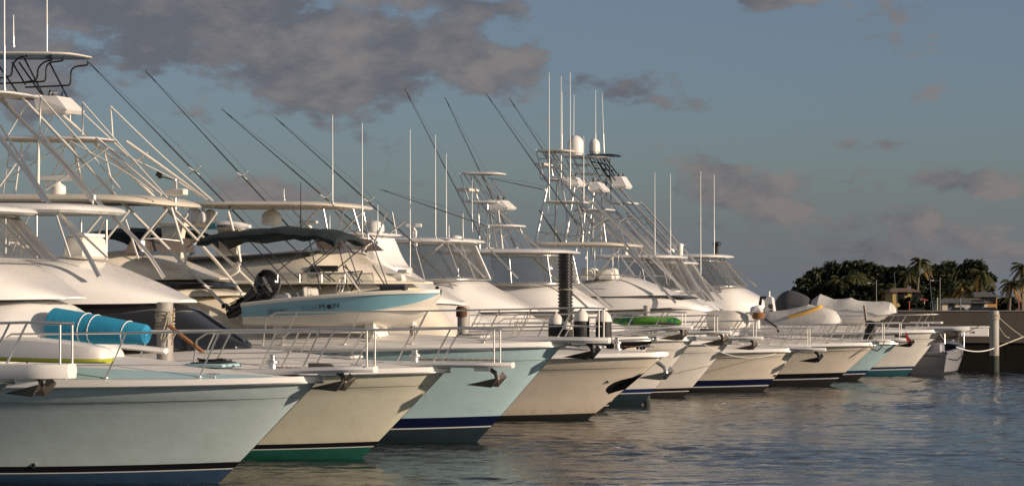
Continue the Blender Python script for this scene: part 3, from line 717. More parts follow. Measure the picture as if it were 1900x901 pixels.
b3.tubes('hardtop_leg', [[(318,385,1.5),(345,480,1.45),(330,485,1.45)],[(200,385,1.5),(130,470,1.6)],[(240,390,1.5),(170,478,1.6)],[(310,388,1.3),(258,450,1.4)],[(335,484,1.5),(345,500,1.4),(326,514,1.35)]], .032, whitetube)
b3.ants([(25,28,88,-.4),(87,-60,100,-.6)], r=.02)
b3.radar(108,362,76,lat=-.6,hpx=38,rot=.1)
ws = b3.P(325,388,-.3); q = MB(); q.tube([ws, ws+Vector((0,0,.75))], .05, alu); q.box((ws.x+.05,ws.y,ws.z+.42),(.5,.25,.16), vinylseat); q.box((ws.x+.02,ws.y,ws.z+.55),(.12,.12,.3), alu)
q.tube([ws+Vector((0,0,.72)), ws+Vector((-.42,0,.82))], .015, black); q.box((ws.x-.45,ws.y,ws.z+.86),(.16,.05,.12), black, ry=.5); q.lathe([(.03,0),(.07,.03),(.03,.06)], (ws.x-.42,ws.y,ws.z+.76), black, n=8)
q.build('weather_mast', b3.root)
# B4
b4.shell('flybridge', [(300,478,524,2.1),(500,471,524,2.1),(640,461,524,2.05),(690,480,524,1.75),(740,504,523,1.15),(785,521,524,.4)], cream)
b4.shell('trim_stripe', [(300,483,487,2.085),(500,475,480,2.085),(640,466,471,2.03),(652,469,473,1.9)], black)
b4.shell('brow', [(300,516,526,2.2),(640,516,526,2.15),(720,517,526,1.7),(770,519,526,.9),(800,522,526,.35)], cream)
b4.shell('deckhouse', [(300,522,645,2.2),(660,522,645,1.95),(740,523,645,1.6),(775,527,645,1.3),(810,560,645,1.0),(850,610,645,.6)], cream)
q = MB(); a = [b4.P(590,462,-1.7), b4.P(640,462,-1.4), b4.P(660,463,-.7), b4.P(664,463,0)]; u = [b4.P(580,437,-1.6), b4.P(625,441,-1.2), b4.P(640,443,-.6), b4.P(643,443,0)]
q.grid([a+mirror(a[:-1])[::-1], u+mirror(u[:-1])[::-1]], smoke); q.build('smoked_windscreen', b4.root)
q = MB(); wn = []
for (px,w) in ((600,40),):
    c = b4.P(px,498,-2.0); q.box((c.x,c.y+.02,c.z),(.9,.08,.17), blackglass, bev=.03)
q.build('side_window', b4.root)
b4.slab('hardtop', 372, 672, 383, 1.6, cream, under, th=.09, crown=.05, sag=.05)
b4.tubes('hardtop_post', [[(430,385,1.5),(418,425,1.5)],[(540,386,1.5),(590,440,1.5)],[(592,386,1.5),(540,440,1.5)],[(640,386,1.5),(620,450,1.4)],[(655,388,1.4),(668,430,1.3)],[(600,388,1.4),(612,450,1.4)],[(660,430,1.2),(690,405,1.2)]], .028, alu)
b4.outriggers((480,440), (161,112), lat=1.4, cross=.37); 
b4.ants([(617,213,378,-1.2),(672,228,440,-1.3),(527,350,372,-.6),(612,400,440,-1.0)])
b4.ants([(558,338,430,-1.7)], m=black)
q = MB(); A = b4.P(378,500,0)
q.grid([[(b4.P(x,y,0).x, yy, b4.P(x,y,0).z) for x,yy in ((x0,-1.9),(x1,-1.9),(x1,-1.65),(x0,-1.65))] for y,x0,x1 in ((505,352,392),(440,358,392),(422,356,396))], cream, closed=True, cap1=True)
q.grid([[(b4.P(x,y,0).x, yy, b4.P(x,y,0).z) for x,yy in ((x0,1.65),(x1,1.65),(x1,1.9),(x0,1.9))] for y,x0,x1 in ((505,352,392),(440,358,392),(422,356,396))], cream, closed=True, cap1=True)
a = b4.P(352,420,0); e2 = b4.P(400,420,0); q.box(((a.x+e2.x)/2,0,a.z),(e2.x-a.x,3.9,.12), cream)
q.build('radar_arch', b4.root)
b4.dome(360,385,416,16,lat=-1.1); b4.dome(390,388,416,13,lat=-.5); b4.dome(377,390,412,8,lat=-1.5)
c = b4.P(377,381,-1.1); rb = MB(); rb.box((c.x,c.y,c.z),(.72,.14,.13), white); rb.tube([c+Vector((0,0,-.55)),c],.05,white); o = rb.build('radar', b4.root)
txt('lettering', 'GARMIN', .085, (c.x+.02,c.y-.075,c.z), (R(90),0,0), lettering, o, extrude=.003)
b4.dome(504,389,418,20,lat=.2)
r4 = b4.radar(572,428,38,lat=-.3,hpx=19,m=white)
q = MB()
u = [(195,430),(240,424),(300,423),(350,427),(362,436)]
def canopy(b, line, w, m, thick=.10, name='canvas_top', parent=None, dip=.16, root=None):
    st = interp([(*b.P(x,y,0),) for x,y in line], 4); rows = []
    for i,(x,_,z) in enumerate(st):
        ed = .10*math.sin(i*1.7)*.15
        ring = [(x, w*k, z + ed - dip*abs(k)**3) for k in (-1,-.8,-.4,0,.4,.8,1)] + [(x, w*k, z + ed - dip*abs(k)**3 - thick*(1+.3*math.sin(i*.9+k))) for k in (1,.8,.4,0,-.4,-.8,-1)]
        rows.append(ring)
    return MB().grid(rows, m, closed=True, cap0=True, cap1=True).build(name, parent or b.root, smooth=50)
canopy(b4, u, 1.5, canvas_g, thick=.2, name='folded_canvas')
# seats and items on B4 bridge front
for px,py in ((455,510),(530,512)):
    c = b4.P(px,py,-1.5); q = MB(); q.box((c.x,c.y,c.z),(.8,.5,.5), canvas_c, taper=.3); q.build('covered_seat', b4.root)
c = b4.P(735,512,-.6); q = MB(); q.box((c.x,c.y,c.z-.03),(.55,.3,.22), vinylseat, taper=.2); q.box((c.x+.22,c.y,c.z+.14),(.3,.16,.1), white); q.lathe([(.05,-.12),(.05,.0)], (c.x-.3,c.y,c.z-.05), white, n=8); q.build('searchlight', b4.root)
c = b4.P(683,521,-1.0); q = MB(); q.tube([c+Vector((-.12,0,.1)), c+Vector((.12,0,.05))], .05, white); q.tube([c+Vector((0,0,-.08)), c+Vector((0,0,.06))], .03, white); q.build('camera', b4.root)
b4.tubes('side_rail', [[(875,600,1.7),(1000,600,1.2),(1046,600,.8),(1047,622,.8)],[(870,615,1.7),(1040,612,.9)],[(900,600,1.6),(885,632,1.7)],[(960,600,1.4),(945,632,1.5)],[(1010,600,1.1),(992,634,1.2)]], .018, chrome)
b4.tubes('low_rail', [[(1120,632,.9),(1200,629,.3)],[(1070,634,1.2),(1130,632,.8)]], .018, chrome)
b4.xp = b4.xt; b4.windlass(b4.P(1145,640).x); b4.hatch(b4.P(1100,650).x)
q = MB()
for px in (1184,1190,1196): c = b4.P(px,645,-.75); q.box((c.x,c.y-.05,c.z),(.07,.03,.08), b_navy, bev=.005)
q.build('vent_louvre', b4.root)
# B4b
b4b.shell('flybridge', [(560,470,562,1.9),(640,470,562,1.95),(720,476,562,1.9),(780,512,562,1.6),(830,541,562,1.05),(866,561,564,.3)], white)
b4b.shell('helm_fairing', [(640,440,500,1.15),(700,434,500,1.15),(719,435,500,1.05),(735,470,505,1.0),(750,492,506,.8)], white, n=10)
b4b.slab('fairing_cap', 655, 726, 436, 1.25, white, th=.05, crown=.02)
b4b.shell('windshield', [(560,558,640,1.9),(780,560,640,1.7),(850,562,640,1.3),(900,584,640,.9),(960,622,640,.4)], white)
b4b.dome(696,409,432,18,lat=-.2)
b4b.ants([(701,380,432,-.9)], m=alu, r=.014)
c = b4b.P(676,462,-1.16); txt('lettering', 'K', .3, (c.x,c.y-.03,c.z), (R(90),0,0), lettering, b4b.root, bold=.012)
b4b.outriggers((700,450), (411,202), lat=1.5, cross=.33)
q = MB(); c = b4b.P(812,534,-1.1); q.lathe([(.06,-.03),(.06,.0),(.03,.02)], (c.x,c.y-.02,c.z), black, axis='Y', n=10); q.build('horn', b4b.root)
# B5
b5.shell('flybridge', [(660,522,580,2.0),(800,519,580,2.0),(884,514,580,1.9),(925,533,579,1.55),(965,556,578,.95),(995,573,577,.3)], white)
b5.shell('windshield', [(660,576,650,1.9),(900,576,650,1.6),(970,577,650,1.2),(1010,596,650,.8),(1060,630,650,.4)], white)
b5.enclosure((700,896,518,1.7), (690,868,452,1.55))
b5.slab('hardtop', 680, 882, 449, 1.7, white, under, th=.09, crown=.06)
b5.tubes('hardtop_leg', [[(758,450,1.5),(842,536,1.6)],[(822,452,1.5),(748,512,1.6)],[(838,450,1.5),(900,514,1.5)]], .03, chrome)
b5.radar(768,440,30,lat=-.5,hpx=26,rot=.2); b5.dome(846,436,447,12,lat=-.4,name='radar_dome')
b5.ants([(761,240,508,-1.7),(808,250,442,-1.0),(828,285,442,-.6),(833,418,446,-.3),(859,395,445,-1.0)])
b5.outriggers((905,420), (705,351), lat=1.5, both=False, r=.018)
# B6
b6.shell('flybridge', [(820,526,578,2.0),(960,524,578,2.0),(1045,524,578,1.8),(1090,546,577,1.2),(1126,572,575,.3)], white)
b6.shell('windshield', [(820,574,645,1.9),(1040,575,645,1.6),(1100,577,645,1.2),(1140,595,645,.8),(1190,625,645,.4)], white)
b6.enclosure((850,1062,526,1.75), (850,1052,474,1.6))
b6.slab('hardtop', 828, 1063, 469, 1.75, white, under, th=.085, crown=.07)
b6.dome(905,458,464,12,lat=-.6,name='radar_dome')
b6.tower(dict(m=alu, r=.036, legs=[[(891,376,.5),(971,461,.9),(1092,572,1.3)],[(887,378,.5),(890,466,.9)],[(904,377,.5),(903,466,.8)]],
   upper=[[(853,322,.5),(870,373,.5)],[(876,322,.5),(906,372,.5)],[(862,325,.5),(896,372,.5)],[(858,352,.45),(860,372,.5),(872,374,.5)],[(866,352,.45),(868,370,.5),(880,374,.5)],[(893,330,.5),(925,373,.5)]],
   braces=[[(878,393,.6),(925,391,.6)],[(880,424,.7),(897,433,.8)],[(928,421,.7),(878,456,.9)],[(938,421,.7),(955,462,.9)],[(900,425,.7),(915,465,.9)]],
   top=(852,925,322), tw=.55, tm=white, decks=[(866,928,375,.6),(882,958,419,.8)], box=(914,951,372,389), seat=(856,880,353), ladder=((892,425),(890,465),.6)))
b6.outriggers((902,458), (751,165), lat=1.5)
b6.outriggers((1010,352), (905,330), lat=1.4, both=False, r=.018)
b6.ants([(876,333,430,-.8)])
# B7
b7.shell('flybridge', [(980,524,576,2.05),(1110,520,576,2.0),(1175,513,575,1.9),(1225,528,573,1.6),(1275,549,570,1.1),(1312,566,568,.35)], white)
b7.shell('trim_stripe', [(980,548,552,2.07),(1130,547,552,2.03),(1220,546,551,1.66),(1270,547,551,1.2),(1290,551,554,.85)], black)
b7.shell('windshield', [(980,572,640,1.95),(1230,572,640,1.6),(1300,574,640,1.1),(1340,590,640,.7)], white)
b7.slab('hardtop', 1000, 1180, 455, 1.7, cream, under, th=.075, crown=.05, sag=.04)
b7.tubes('hardtop_post', [[(1089,458,1.5),(1089,520,1.5)],[(1103,458,1.4),(1103,518,1.4)],[(1150,460,1.4),(1098,520,1.5)],[(1140,460,1.4),(1178,512,1.3)]], .028, alu)
for px in (1094,1130):
    c = b7.P(px,508,-1.0); q = MB(); q.box((c.x,c.y,c.z),(.62,.9,.42), vinylseat, taper=.25); q.build('bridge_seat', b7.root)
b7.tubes('bridge_rail', [[(1075,517,1.85),(1075,511,1.85),(1170,510,1.8),(1190,516,1.8)]], .018, alu)
b7.tower(dict(m=alu, r=.04, legs=[[(1040,333,.5),(1178,480,1.1),(1254,562,1.45)],[(1018,335,.5),(992,458,1.1)],[(1040,335,.5),(1052,400,.8),(1046,458,1.1)],[(1075,375,.8),(1170,462,1.1),(1230,540,1.3)]],
   upper=[[(994,278,.5),(1010,331,.5)],[(1004,278,.5),(1038,333,.5)],[(1012,281,.5),(1052,331,.5)],[(1024,281,.5),(1072,336,.5)],[(1001,307,.45),(1003,330,.5),(1012,332,.5)],[(1008,307,.45),(1010,326,.5),(1020,332,.5)],[(1000,295,.5),(1026,295,.5)],[(1005,310,.5),(1040,310,.5)]],
   braces=[[(1010,375,.8),(1075,375,.8)],[(990,452,1.1),(1095,385,.9)],[(1060,450,1.1),(1130,400,1.0)],[(1050,388,.8),(1105,452,1.1)],[(1085,395,.9),(1080,458,1.1)],[(1000,430,1.0),(1060,440,1.0)],[(1120,415,1),(1125,455,1.1)]],
   top=(993,1058,280), tw=.6, tm=cream, decks=[(1010,1045,333,.55),(1009,1078,375,.8)], box=(1050,1081,329,346), seat=(999,1018,306), ladder=((1017,382),(1014,452),.8)))
b7.dome(1068,251,288,16,lat=.3)
b7.ants([(1019,136,372,-.9),(1058,135,372,-.6),(1083,253,374,-.4),(1041,142,345,-.2)], r=.018)
b7.outriggers((1072,418), (901,173), lat=.9)
b7.outriggers((1046,455), (1000,389), lat=1.2, both=False, r=.035, m=blacktube)
# B8
b8.shell('flybridge', [(1090,540,578,2.0),(1200,538,578,2.0),(1262,535,578,1.8),(1300,553,576,1.2),(1332,575,576,.3)], white)
b8.shell('windshield', [(1090,574,640,1.9),(1290,575,640,1.3),(1345,592,640,.7)], white)
b8.enclosure((1120,1290,540,1.7), (1130,1256,480,1.5))
b8.slab('hardtop', 1110, 1266, 478, 1.65, white, under, th=.08)
b8.tower(dict(m=alu, r=.04, legs=[[(1085,345,.5),(1190,470,1.1),(1262,560,1.45)],[(1066,345,.5),(1048,458,1.0)],[(1092,345,.5),(1080,400,.7),(1068,470,1.0)]],
   upper=[[(1048,290,.5),(1070,340,.5)],[(1062,290,.5),(1092,340,.5)],[(1085,290,.5),(1118,340,.5)],[(1056,305,.5),(1095,305,.5)],[(1062,322,.5),(1105,322,.5)]],
   braces=[[(1065,392,.8),(1125,392,.8)],[(1070,440,1.0),(1150,400,.9)],[(1090,400,.8),(1140,460,1.0)],[(1060,395,.9),(1110,455,1.0)],[(1130,400,.9),(1225,500,1.2)]],
   top=(1046,1122,291), tw=.65, tm=alu, tmu=alu, decks=[(1062,1100,342,.55),(1064,1128,389,.8)], box=(1091,1126,338,356), ladder=((1078,395),(1066,455),.8)))
b8.ants([(1043,170,288,.2),(1064,176,288,.5,1),(1215,320,474,-.8),(1244,322,474,.2)], r=.018)
b8.tubes('tower_stay', [[(1112,350,.5),(1210,470,1.2),(1290,560,1.3)]], .035, alu)
# B9
b9.shell('flybridge', [(1160,556,580,1.9),(1270,555,580,1.8),(1318,556,580,1.4),(1348,578,580,.3)], white)
b9.shell('windshield', [(1160,576,640,1.8),(1320,577,640,1.1),(1380,600,640,.5)], white)
b9.enclosure((1180,1318,557,1.6), (1190,1280,491,1.4))
b9.slab('hardtop', 1170, 1287, 489, 1.55, white, under, th=.07)
b9.tower(dict(m=alu, mt=blacktube, r=.042, legs=[[(1126,336,.5),(1240,475,1.1),(1306,556,1.4)],[(1104,338,.5),(1086,480,1.0)],[(1170,372,.7),(1262,486,1.2)]],
   upper=[[(1092,291,.5),(1116,335,.5)],[(1104,291,.5),(1134,335,.5)],[(1110,291,.5),(1142,335,.5)],[(1098,300,.5),(1115,304,.5)],[(1104,312,.5),(1124,314,.5)],[(1110,325,.5),(1132,326,.5)],[(1123,293,.3),(1126,375,.3)]],
   braces=[[(1120,410,.9),(1180,400,.9)],[(1110,450,1.0),(1190,405,.9)],[(1140,392,.8),(1195,455,1.0)],[(1185,440,1.0),(1230,425,1.0)],[(1200,460,1.1),(1250,450,1.1)]],
   top=(1086,1142,288), tw=.6, tm=black, tmu=black, decks=[(1106,1140,337,.5),(1132,1174,377,.7)], box=(1140,1168,328,350)))
b9.dome(1103,257,285,11,lat=-.1)
b9.ants([(1105,168,286,-.4),(1121,172,286,.2,-4)], r=.018)
b9.radar(1240,470,60,lat=.5,hpx=18)
q = MB(); p0 = b9.P(1690,634,0); q.add([p0+Vector((-.2,0,.42)), p0+Vector((.02,-.04,-.02)), p0+Vector((-.1,-.08,-.08)), p0+Vector((-.24,-.02,.25)), p0+Vector((-.2,.03,.42)), p0+Vector((.02,0,-.02))], [(0,1,2,3),(0,3,5,4),(3,2,5)], mat('red pennant cloth', (.40,.03,.03), .8)); q.tube([p0+Vector((-.25,0,-.05)), p0+Vector((-.2,0,.45))], .012, alu); q.build('pennant', b9.root)
# B10
b10.shell('flybridge', [(1180,530,582,2.1),(1310,529,582,2.1),(1371,530,581,1.85),(1402,543,579,1.3),(1432,562,576,.4)], white)
b10.shell('windshield', [(1180,576,640,2.0),(1400,576,640,1.4),(1445,590,640,.7)], white)
b10.enclosure((1240,1380,531,1.8), (1250,1340,484,1.6))
b10.slab('hardtop', 1230, 1352, 477, 1.8, white, under, th=.09)
b10.tubes('hardtop_leg', [[(1300,478,1.5),(1340,542,1.6)],[(1310,480,1.5),(1372,530,1.5)],[(1285,500,1.5),(1310,480,1.5)],[(1280,490,1.6),(1336,540,1.6)]], .035, chrome)
b10.ants([(1300,318,538,-1.9),(1325,324,478,-.4)], r=.022)
q = MB(); c = b10.P(1330,478,0); q.tube([c, c+Vector((0,0,.7))], .09, blacktube); q.box((c.x,c.y,c.z+.62),(.3,.3,.18), blacktube); q.build('exhaust_post', b10.root)
for bb,px in ((b8,1160),(b9,1262)):
    c = bb.P(px, 474, -.9); q = MB(); q.lathe([(.1,0),(.12,.05),(.12,.42),(.09,.5)], tuple(c), white, n=12); q.build('life_raft', bb.root)
# extra whips leaning over the bow of B10
for px, dx in ((1667,-8),(1733,-9),(1727,0)):
    a = b10.P(px,600,-.8); c = b10.P(px+dx, 505 if dx else 560,-.8); q = MB(); q.tube([a,c], .016, polemat, n=8, r2=.01); q.build('whip_antenna', b10.root)
q = MB(); c = b10.P(1690,598,0); e = b10.P(1748,597,0); q.box(((c.x+e.x)/2,0,c.z),(e.x-c.x,.5,.09), white); q.tube([(c.x+.3,0,c.z),(c.x+.3,0,c.z-.5)],.03,alu); q.tube([(e.x-.6,0,c.z),(e.x-.6,0,c.z-.5)],.03,alu); q.build('gangplank', b10.root)
# B8 chain loop and bow clutter
q = MB(); pts = [b8.P(1612,632,-.35), b8.P(1616,645,-.4), b8.P(1628,650,-.4), b8.P(1638,640,-.35), b8.P(1642,630,-.2)]; q.tube([Vector(p) for p in interp([tuple(p) for p in pts],4)], .02, darksteel, n=10); q.build('chain', b8.root)
q = MB(); c = b8.P(1614,622,0); q.box((c.x,c.y,c.z+.15),(.34,.3,.85), rubber, ry=.25, bev=.05); q.tube([c+Vector((-.1,0,.3)), c+Vector((-.22,0,1.15))], .05, darksteel); q.build('covered_windlass', b8.root)
q = MB(); c = b1.P(398,664,.1); pts = []
for k in range(90):
    a = k*.5; pts.append((c.x+(.30-.0012*k)*math.cos(a)*1.2+.1*math.sin(k*.9), c.y+(.22-.001*k)*math.sin(a), b1.dz(c.x,c.y)+.03+.0012*k+.015*math.sin(k*1.7)))
q.tube(pts, .016, rubber, n=6); o = q.build('coiled_hose'); o.rotation_euler = (0,0,-TH); o.location = (b1.ox,b1.oy,0); tag(o, 'loose coil of black hose lying behind the blue hatch on the nearest full foredeck', 'hose')
q = MB(); c = b1.P(345,628,1.6); q.box((c.x,c.y,c.z),(.9,.12,.05), mat('varnished plank', (.22,.10,.04), .6, var=.2), ry=.6); o = q.build('wooden_plank'); o.rotation_euler = (0,0,-TH); o.location = (b1.ox,b1.oy,0); tag(o, 'short brown plank leaning beside the rope wrapped pile', 'plank')
# ================================================================ loose things on and between the boats
def thing_frame(b, px, py, lat=0, name='x', label='', cat='', group=None):
    p = b.P(px, py, lat); w = b.world(p); f = Frame(w.x, w.y, w.z)
    f.root = empty(name, w, -TH, label, cat, group); return f
# ---- tender on B3
T = thing_frame(b3, 478, 607, -1.0, 'tender_boat', 'small blue and white open tender with black outboard resting on the sky blue boat', 'tender')
t_blue = gel('tender blue', (.24,.47,.58), rough=.3); t_cream = gel('tender white', (.76,.72,.64), rough=.3)
xe = T.P(818,542,0)
Lt = xe.x; zb = xe.z
ts = [(0,.56,.88,.09,.76,-.04),(.25,.68,.94,.08,.80,-.05),(.5,.77,.95,.10,.76,-.04),(.7,.83,.86,.19,.60,.0),(.84,.86,.64,.35,.36,.14),(.93,.87,.40,.53,.18,.38),(1.0,zb+.04,.03,zb-.06,.015,zb-.1)]
st = interp([(a*Lt,b_,c_,d_,e_,f_) for a,b_,c_,d_,e_,f_ in ts], 5); rws = []
for x, zs_, ws_, zc, wc, zk in st:
    zm = lerp(zc, zs_, .36); wm_ = lerp(wc, ws_, .5)
    h = [(0,zk),(wc*.5,lerp(zk,zc,.45)),(wc,zc),(wc+.02,zc+.015),(wm_,zm),(lerp(wm_,ws_,.55),lerp(zm,zs_,.55)),(ws_,zs_-.05)]
    rws.append([(x,-y,z) for y,z in h[::-1]] + [(x,y,z) for y,z in h[1:]])
mb = MB(); n = len(rws[0])
cols = [list(r) for r in zip(*rws)]
rm = [t_blue, t_blue, t_cream, t_cream, t_cream, t_cream, t_cream, t_cream, t_cream, t_cream, t_blue, t_blue]
mb.grid(cols, t_cream, rowmats=rm); mb.add([r for r in rws[0]], [tuple(range(n))], t_cream)
th = mb.build('hull', T.root, smooth=45)
mb = MB()
for sd in (-1,1):
    mb.grid([[(x,sd*(w+.0),z-.06),(x,sd*(w+.035),z-.05),(x,sd*(w+.035),z),(x,sd*(w),z+.035),(x,sd*max(0,w-.14),z+.035),(x,sd*max(0,w-.15),z-.03)] for x,z,w,_,_,_ in st], t_cream)
mb.build('gunwale', T.root, smooth=35)
mb = MB(); mb.grid([[(x,-max(0.01,w-.12),min(z-.05,.42)),(x,max(0.01,w-.12),min(z-.05,.42))] for x,z,w,_,_,_ in st[:-4]], deckw)
mb.grid([[(x,-max(.01,w-.1),z-.02),(x,0,z+.03),(x,max(.01,w-.1),z-.02)] for x,z,w,_,_,_ in st[19:]], t_cream); mb.build('deck', T.root)
def tside(px, py, off=.012):
    p = T.P(px, py, -.9); 
    # find hull half breadth there
    x = p.x; z = p.z; best = None
    for (x0,zs0,w0,zc0,wc0,_), (x1,zs1,w1,zc1,wc1,_) in zip(st, st[1:]):
        if x0 <= x <= x1:
            u = (x-x0)/(x1-x0); zs_, w_, zc_, wc_ = (lerp(a,b,u) for a,b in ((zs0,zs1),(w0,w1),(zc0,zc1),(wc0,wc1)))
            v = max(0,min(1,(z-zc_)/(zs_-.05-zc_))); w = lerp(wc_+.02, (wc_+w_)/2, v/.36) if v < .36 else lerp((wc_+w_)/2, w_, (v-.36)/.64)
            return Vector((x, -w-off, z))
    return p
def ttext(body, px, py, size, m, bold=0, shear=0, sx=1.0, tilt=10):
    p = tside(px, py, .03); return txt('lettering', body, size, p, (R(90+tilt),R(-3),0), m, th, extrude=.002, bold=bold, shear=shear, sx=sx)
ttext('BLUE', 575, 571, .175, letterpale, sx=1.15); 
p = ttext('M', 598.5, 569, .175, lettering, bold=0, sx=1.2)
c = tside(611.5, 568.5, .03)
mb = MB(); mb.lathe([(.055,-.004),(.055,.004)], (0,0,0), lettering, n=20, axis='Y'); o = mb.build('lettering', th); o.location = c; o.rotation_euler = (R(10),0,0)
txt('lettering', ')', .17, tside(618.5,568,.03), (R(100),0,0), lettering, th, extrude=.002, sx=1.2)
ttext('N', 625.5, 567, .165, lettering, bold=0, sx=1.15)
ttext('WHALER', 511, 576.5, .085, lettering, bold=0, shear=.35, sx=1.25)
ttext('BOSTON', 506, 571.5, .035, letterpale, shear=.3, sx=1.5)
mb = MB(); mb.tube([tside(494,581,.01), tside(524,580,.01), tside(530,577,.01), tside(534,572,.01)], .006, lettering, n=5); mb.build('lettering', th)
# seats, console, windscreen
mb = MB(); a = T.P(500,545,0)
def tb(name, px, py, dims, m, lat=0, **k):
    c = T.P(px, py, lat); q = MB(); q.box(tuple(c), dims, m, **k); return q.build(name, T.root)
tb('bench', 541, 552, (.4,1.2,.22), canvas_w, bev=.06)
s1 = tb('helm_seat', 571, 545, (.1,.42,.34), vinylseat, lat=-.25, ry=-.15, bev=.04); s2 = tb('helm_seat', 582, 546, (.1,.42,.32), vinylseat, lat=.25, ry=-.15, bev=.04)
tb('console', 640, 552, (.55,.8,.3), t_cream, taper=.2)
for i,(x0,x1) in enumerate(((515,640),)):
    q = MB(); a = [T.P(515,524,-.85), T.P(640,524,-.85)]; b_ = [T.P(515,507,-.82), T.P(640,506,-.8)]
    q.grid([mirror(a),mirror(b_)], vinylm); q.build('windscreen', T.root); q = MB(); q.grid([a,b_], vinylm)
    f = q.build('windscreen', T.root); q = MB(); q.tube(b_, .014, chrome); q.tube(mirror(b_), .014, chrome)
    for k in (0,.33,.66,1): q.tube([a[0].lerp(a[1],k), b_[0].lerp(b_[1],k)], .011, chrome); q.tube(mirror([a[0].lerp(a[1],k), b_[0].lerp(b_[1],k)]), .011, chrome)
    q.build('windscreen_frame', f)
q = MB(); a = [T.P(640,508,-.6), T.P(668,540,-.7)]; q.grid([[a[0],a[1]], [T.P(652,505,.0), T.P(678,538,.0)], mirror(a)], vinylm); w = q.build('windscreen', T.root)
q = MB(); q.tube([T.P(642,505,-.6),T.P(668,541,-.7)], .02, vinylseat); q.tube([T.P(642,505,-.6),T.P(672,503,0),T.P(652,540,0)], .018, blacktube); q.build('windscreen_frame', w)
q = MB(); c = T.P(632,530,-.2)
ring = [c+Vector((.06*math.sin(a)*1.0, .2*math.cos(a), .2*math.sin(a))) for a in [2*math.pi*k/16 for k in range(17)]]; q.tube(ring, .014, chrome, n=10); q.tube([ring[0],ring[8]], .01, chrome); q.tube([ring[4],ring[12]], .01, chrome); q.build('steering_wheel', T.root)
q = MB(); 
for k in range(7): c = T.P(712+k*6.3, 533.5, -.55); q.lathe([(.03,-.09),(.09,-.06),(.10,0),(.09,.06),(.03,.09)], tuple(c), canvas_d, n=10, axis='X')
q.build('rolled_cover', T.root)
q = MB(); q.tube([T.P(640,546,-.5), T.P(720,534,-.5), T.P(770,532,-.3)], .016, chrome); q.tube([T.P(640,548,-.5), T.P(720,538,-.6)], .03, blacktube); q.build('grab_rail', T.root)
# bimini
cn = canopy(T, [(396,438),(425,430),(480,425),(540,420),(580,424),(620,426),(648,436)], .85, canvas_g, thick=.10, name='canopy', parent=T.root, dip=.18)
q = MB()
for sg in [[(404,441),(463,505),(500,548)],[(472,440),(535,500),(560,520)],[(600,436),(512,505)],[(640,440),(555,512)],[(573,440),(594,536)],[(640,446),(668,528)],[(583,490),(622,522)],[(582,440),(605,470)],[(640,490),(665,530)]]:
    p = [T.P(x,y,-.8) for x,y in sg]
    for pp_ in (p, mirror(p)): MB().tube(pp_, .015, polemat, n=8).build('canopy_pole', cn)

# outboard
om = mat('black outboard cowl', (.012,.012,.013), .16, coat=.7)
pth = [T.P(x,y,0) for x,y in ((507,504),(504,509),(499,519),(493,531),(486,542),(478,548))]
q = MB(); q.tube(pth, [.10,.25,.33,.34,.28,.15], om, n=16, flat=.78); ob = q.build('outboard_motor', T.root)
q = MB(); pth = [T.P(x,y,0) for x,y in ((488,536),(474,549),(458,560),(444,570),(430,580),(422,586))]
q.tube(pth, [.19,.21,.17,.16,.14,.07], om, n=10, flat=.4)
q.tube([T.P(438,566,0),T.P(420,572,0)], [.06,.045], om, n=8)
q.build('drive_leg', ob)
q = MB(); sk = [T.P(440,582,0), T.P(421,579,0), T.P(432,589,0), T.P(444,586,0)]
q.add([p+Vector((0,-.015,0)) for p in sk]+[p+Vector((0,.015,0)) for p in sk], [(0,1,2,3),(7,6,5,4),(0,4,5,1),(1,5,6,2),(2,6,7,3),(3,7,4,0)], om)
pl = [T.P(452,551,0), T.P(428,563,0)]; q.add([pl[0]+Vector((0,-.12,0)),pl[0]+Vector((0,.12,0)),pl[1]+Vector((0,.1,0)),pl[1]+Vector((0,-.1,0))]+[v+Vector((0,0,-.015)) for v in (pl[0]+Vector((0,-.12,0)),pl[0]+Vector((0,.12,0)),pl[1]+Vector((0,.1,0)),pl[1]+Vector((0,-.1,0)))], [(0,1,2,3),(7,6,5,4),(0,4,5,1),(1,5,6,2),(2,6,7,3),(3,7,4,0)], om)
q.build('skeg', ob)
q = MB(); hub = T.P(418,571,0); ax = (T.P(438,566,0)-hub).normalized(); s_ = Vector((0,1,0)); u_ = ax.cross(s_)
for k in range(3):
    a = 2*math.pi*k/3+.5; dr = s_*math.cos(a)+u_*math.sin(a); pr = ax.cross(dr)
    vs = [hub+dr*.03+pr*.03, hub+dr*.12+pr*.08-ax*.03, hub+dr*.18+pr*.02, hub+dr*.14-pr*.05+ax*.04, hub+dr*.03-pr*.03]
    q.add(vs+[v+ax*.012 for v in vs], [(0,1,2,3,4),(9,8,7,6,5)]+[(i,(i+1)%5,(i+1)%5+5,i+5) for i in range(5)], om)
q.build('propeller', ob)
c = T.P(494,528,-.34); txt('lettering', 'MERCURY', .095, (c.x+.02,c.y-.0,c.z), (R(90),R(58),0), letterwhite, ob, extrude=.003, bold=.002)
# chocks and davit under the tender
for px in (530, 700):
    a = b3.P(px, 606, -1); q = MB(); q.box((a.x,-1,a.z-.12),(.3,1.0,.3), vinylseat, taper=.3); q.box((a.x,-1.4,a.z+.0),(.25,.15,.22), vinylseat); q.box((a.x,-.6,a.z+.0),(.25,.15,.22), vinylseat); q.build('tender_chock', b3.root)
q = MB(); a, e = b3.P(725,600,-.6), b3.P(772,596,-.6); q.box(((a.x+e.x)/2,a.y,a.z),(e.x-a.x,.16,.17), white, bev=.05); q.tube([e+Vector((-.1,0,-.05)), e+Vector((-.1,0,-.4))], .06, darksteel); q.build('davit_arm', b3.root)
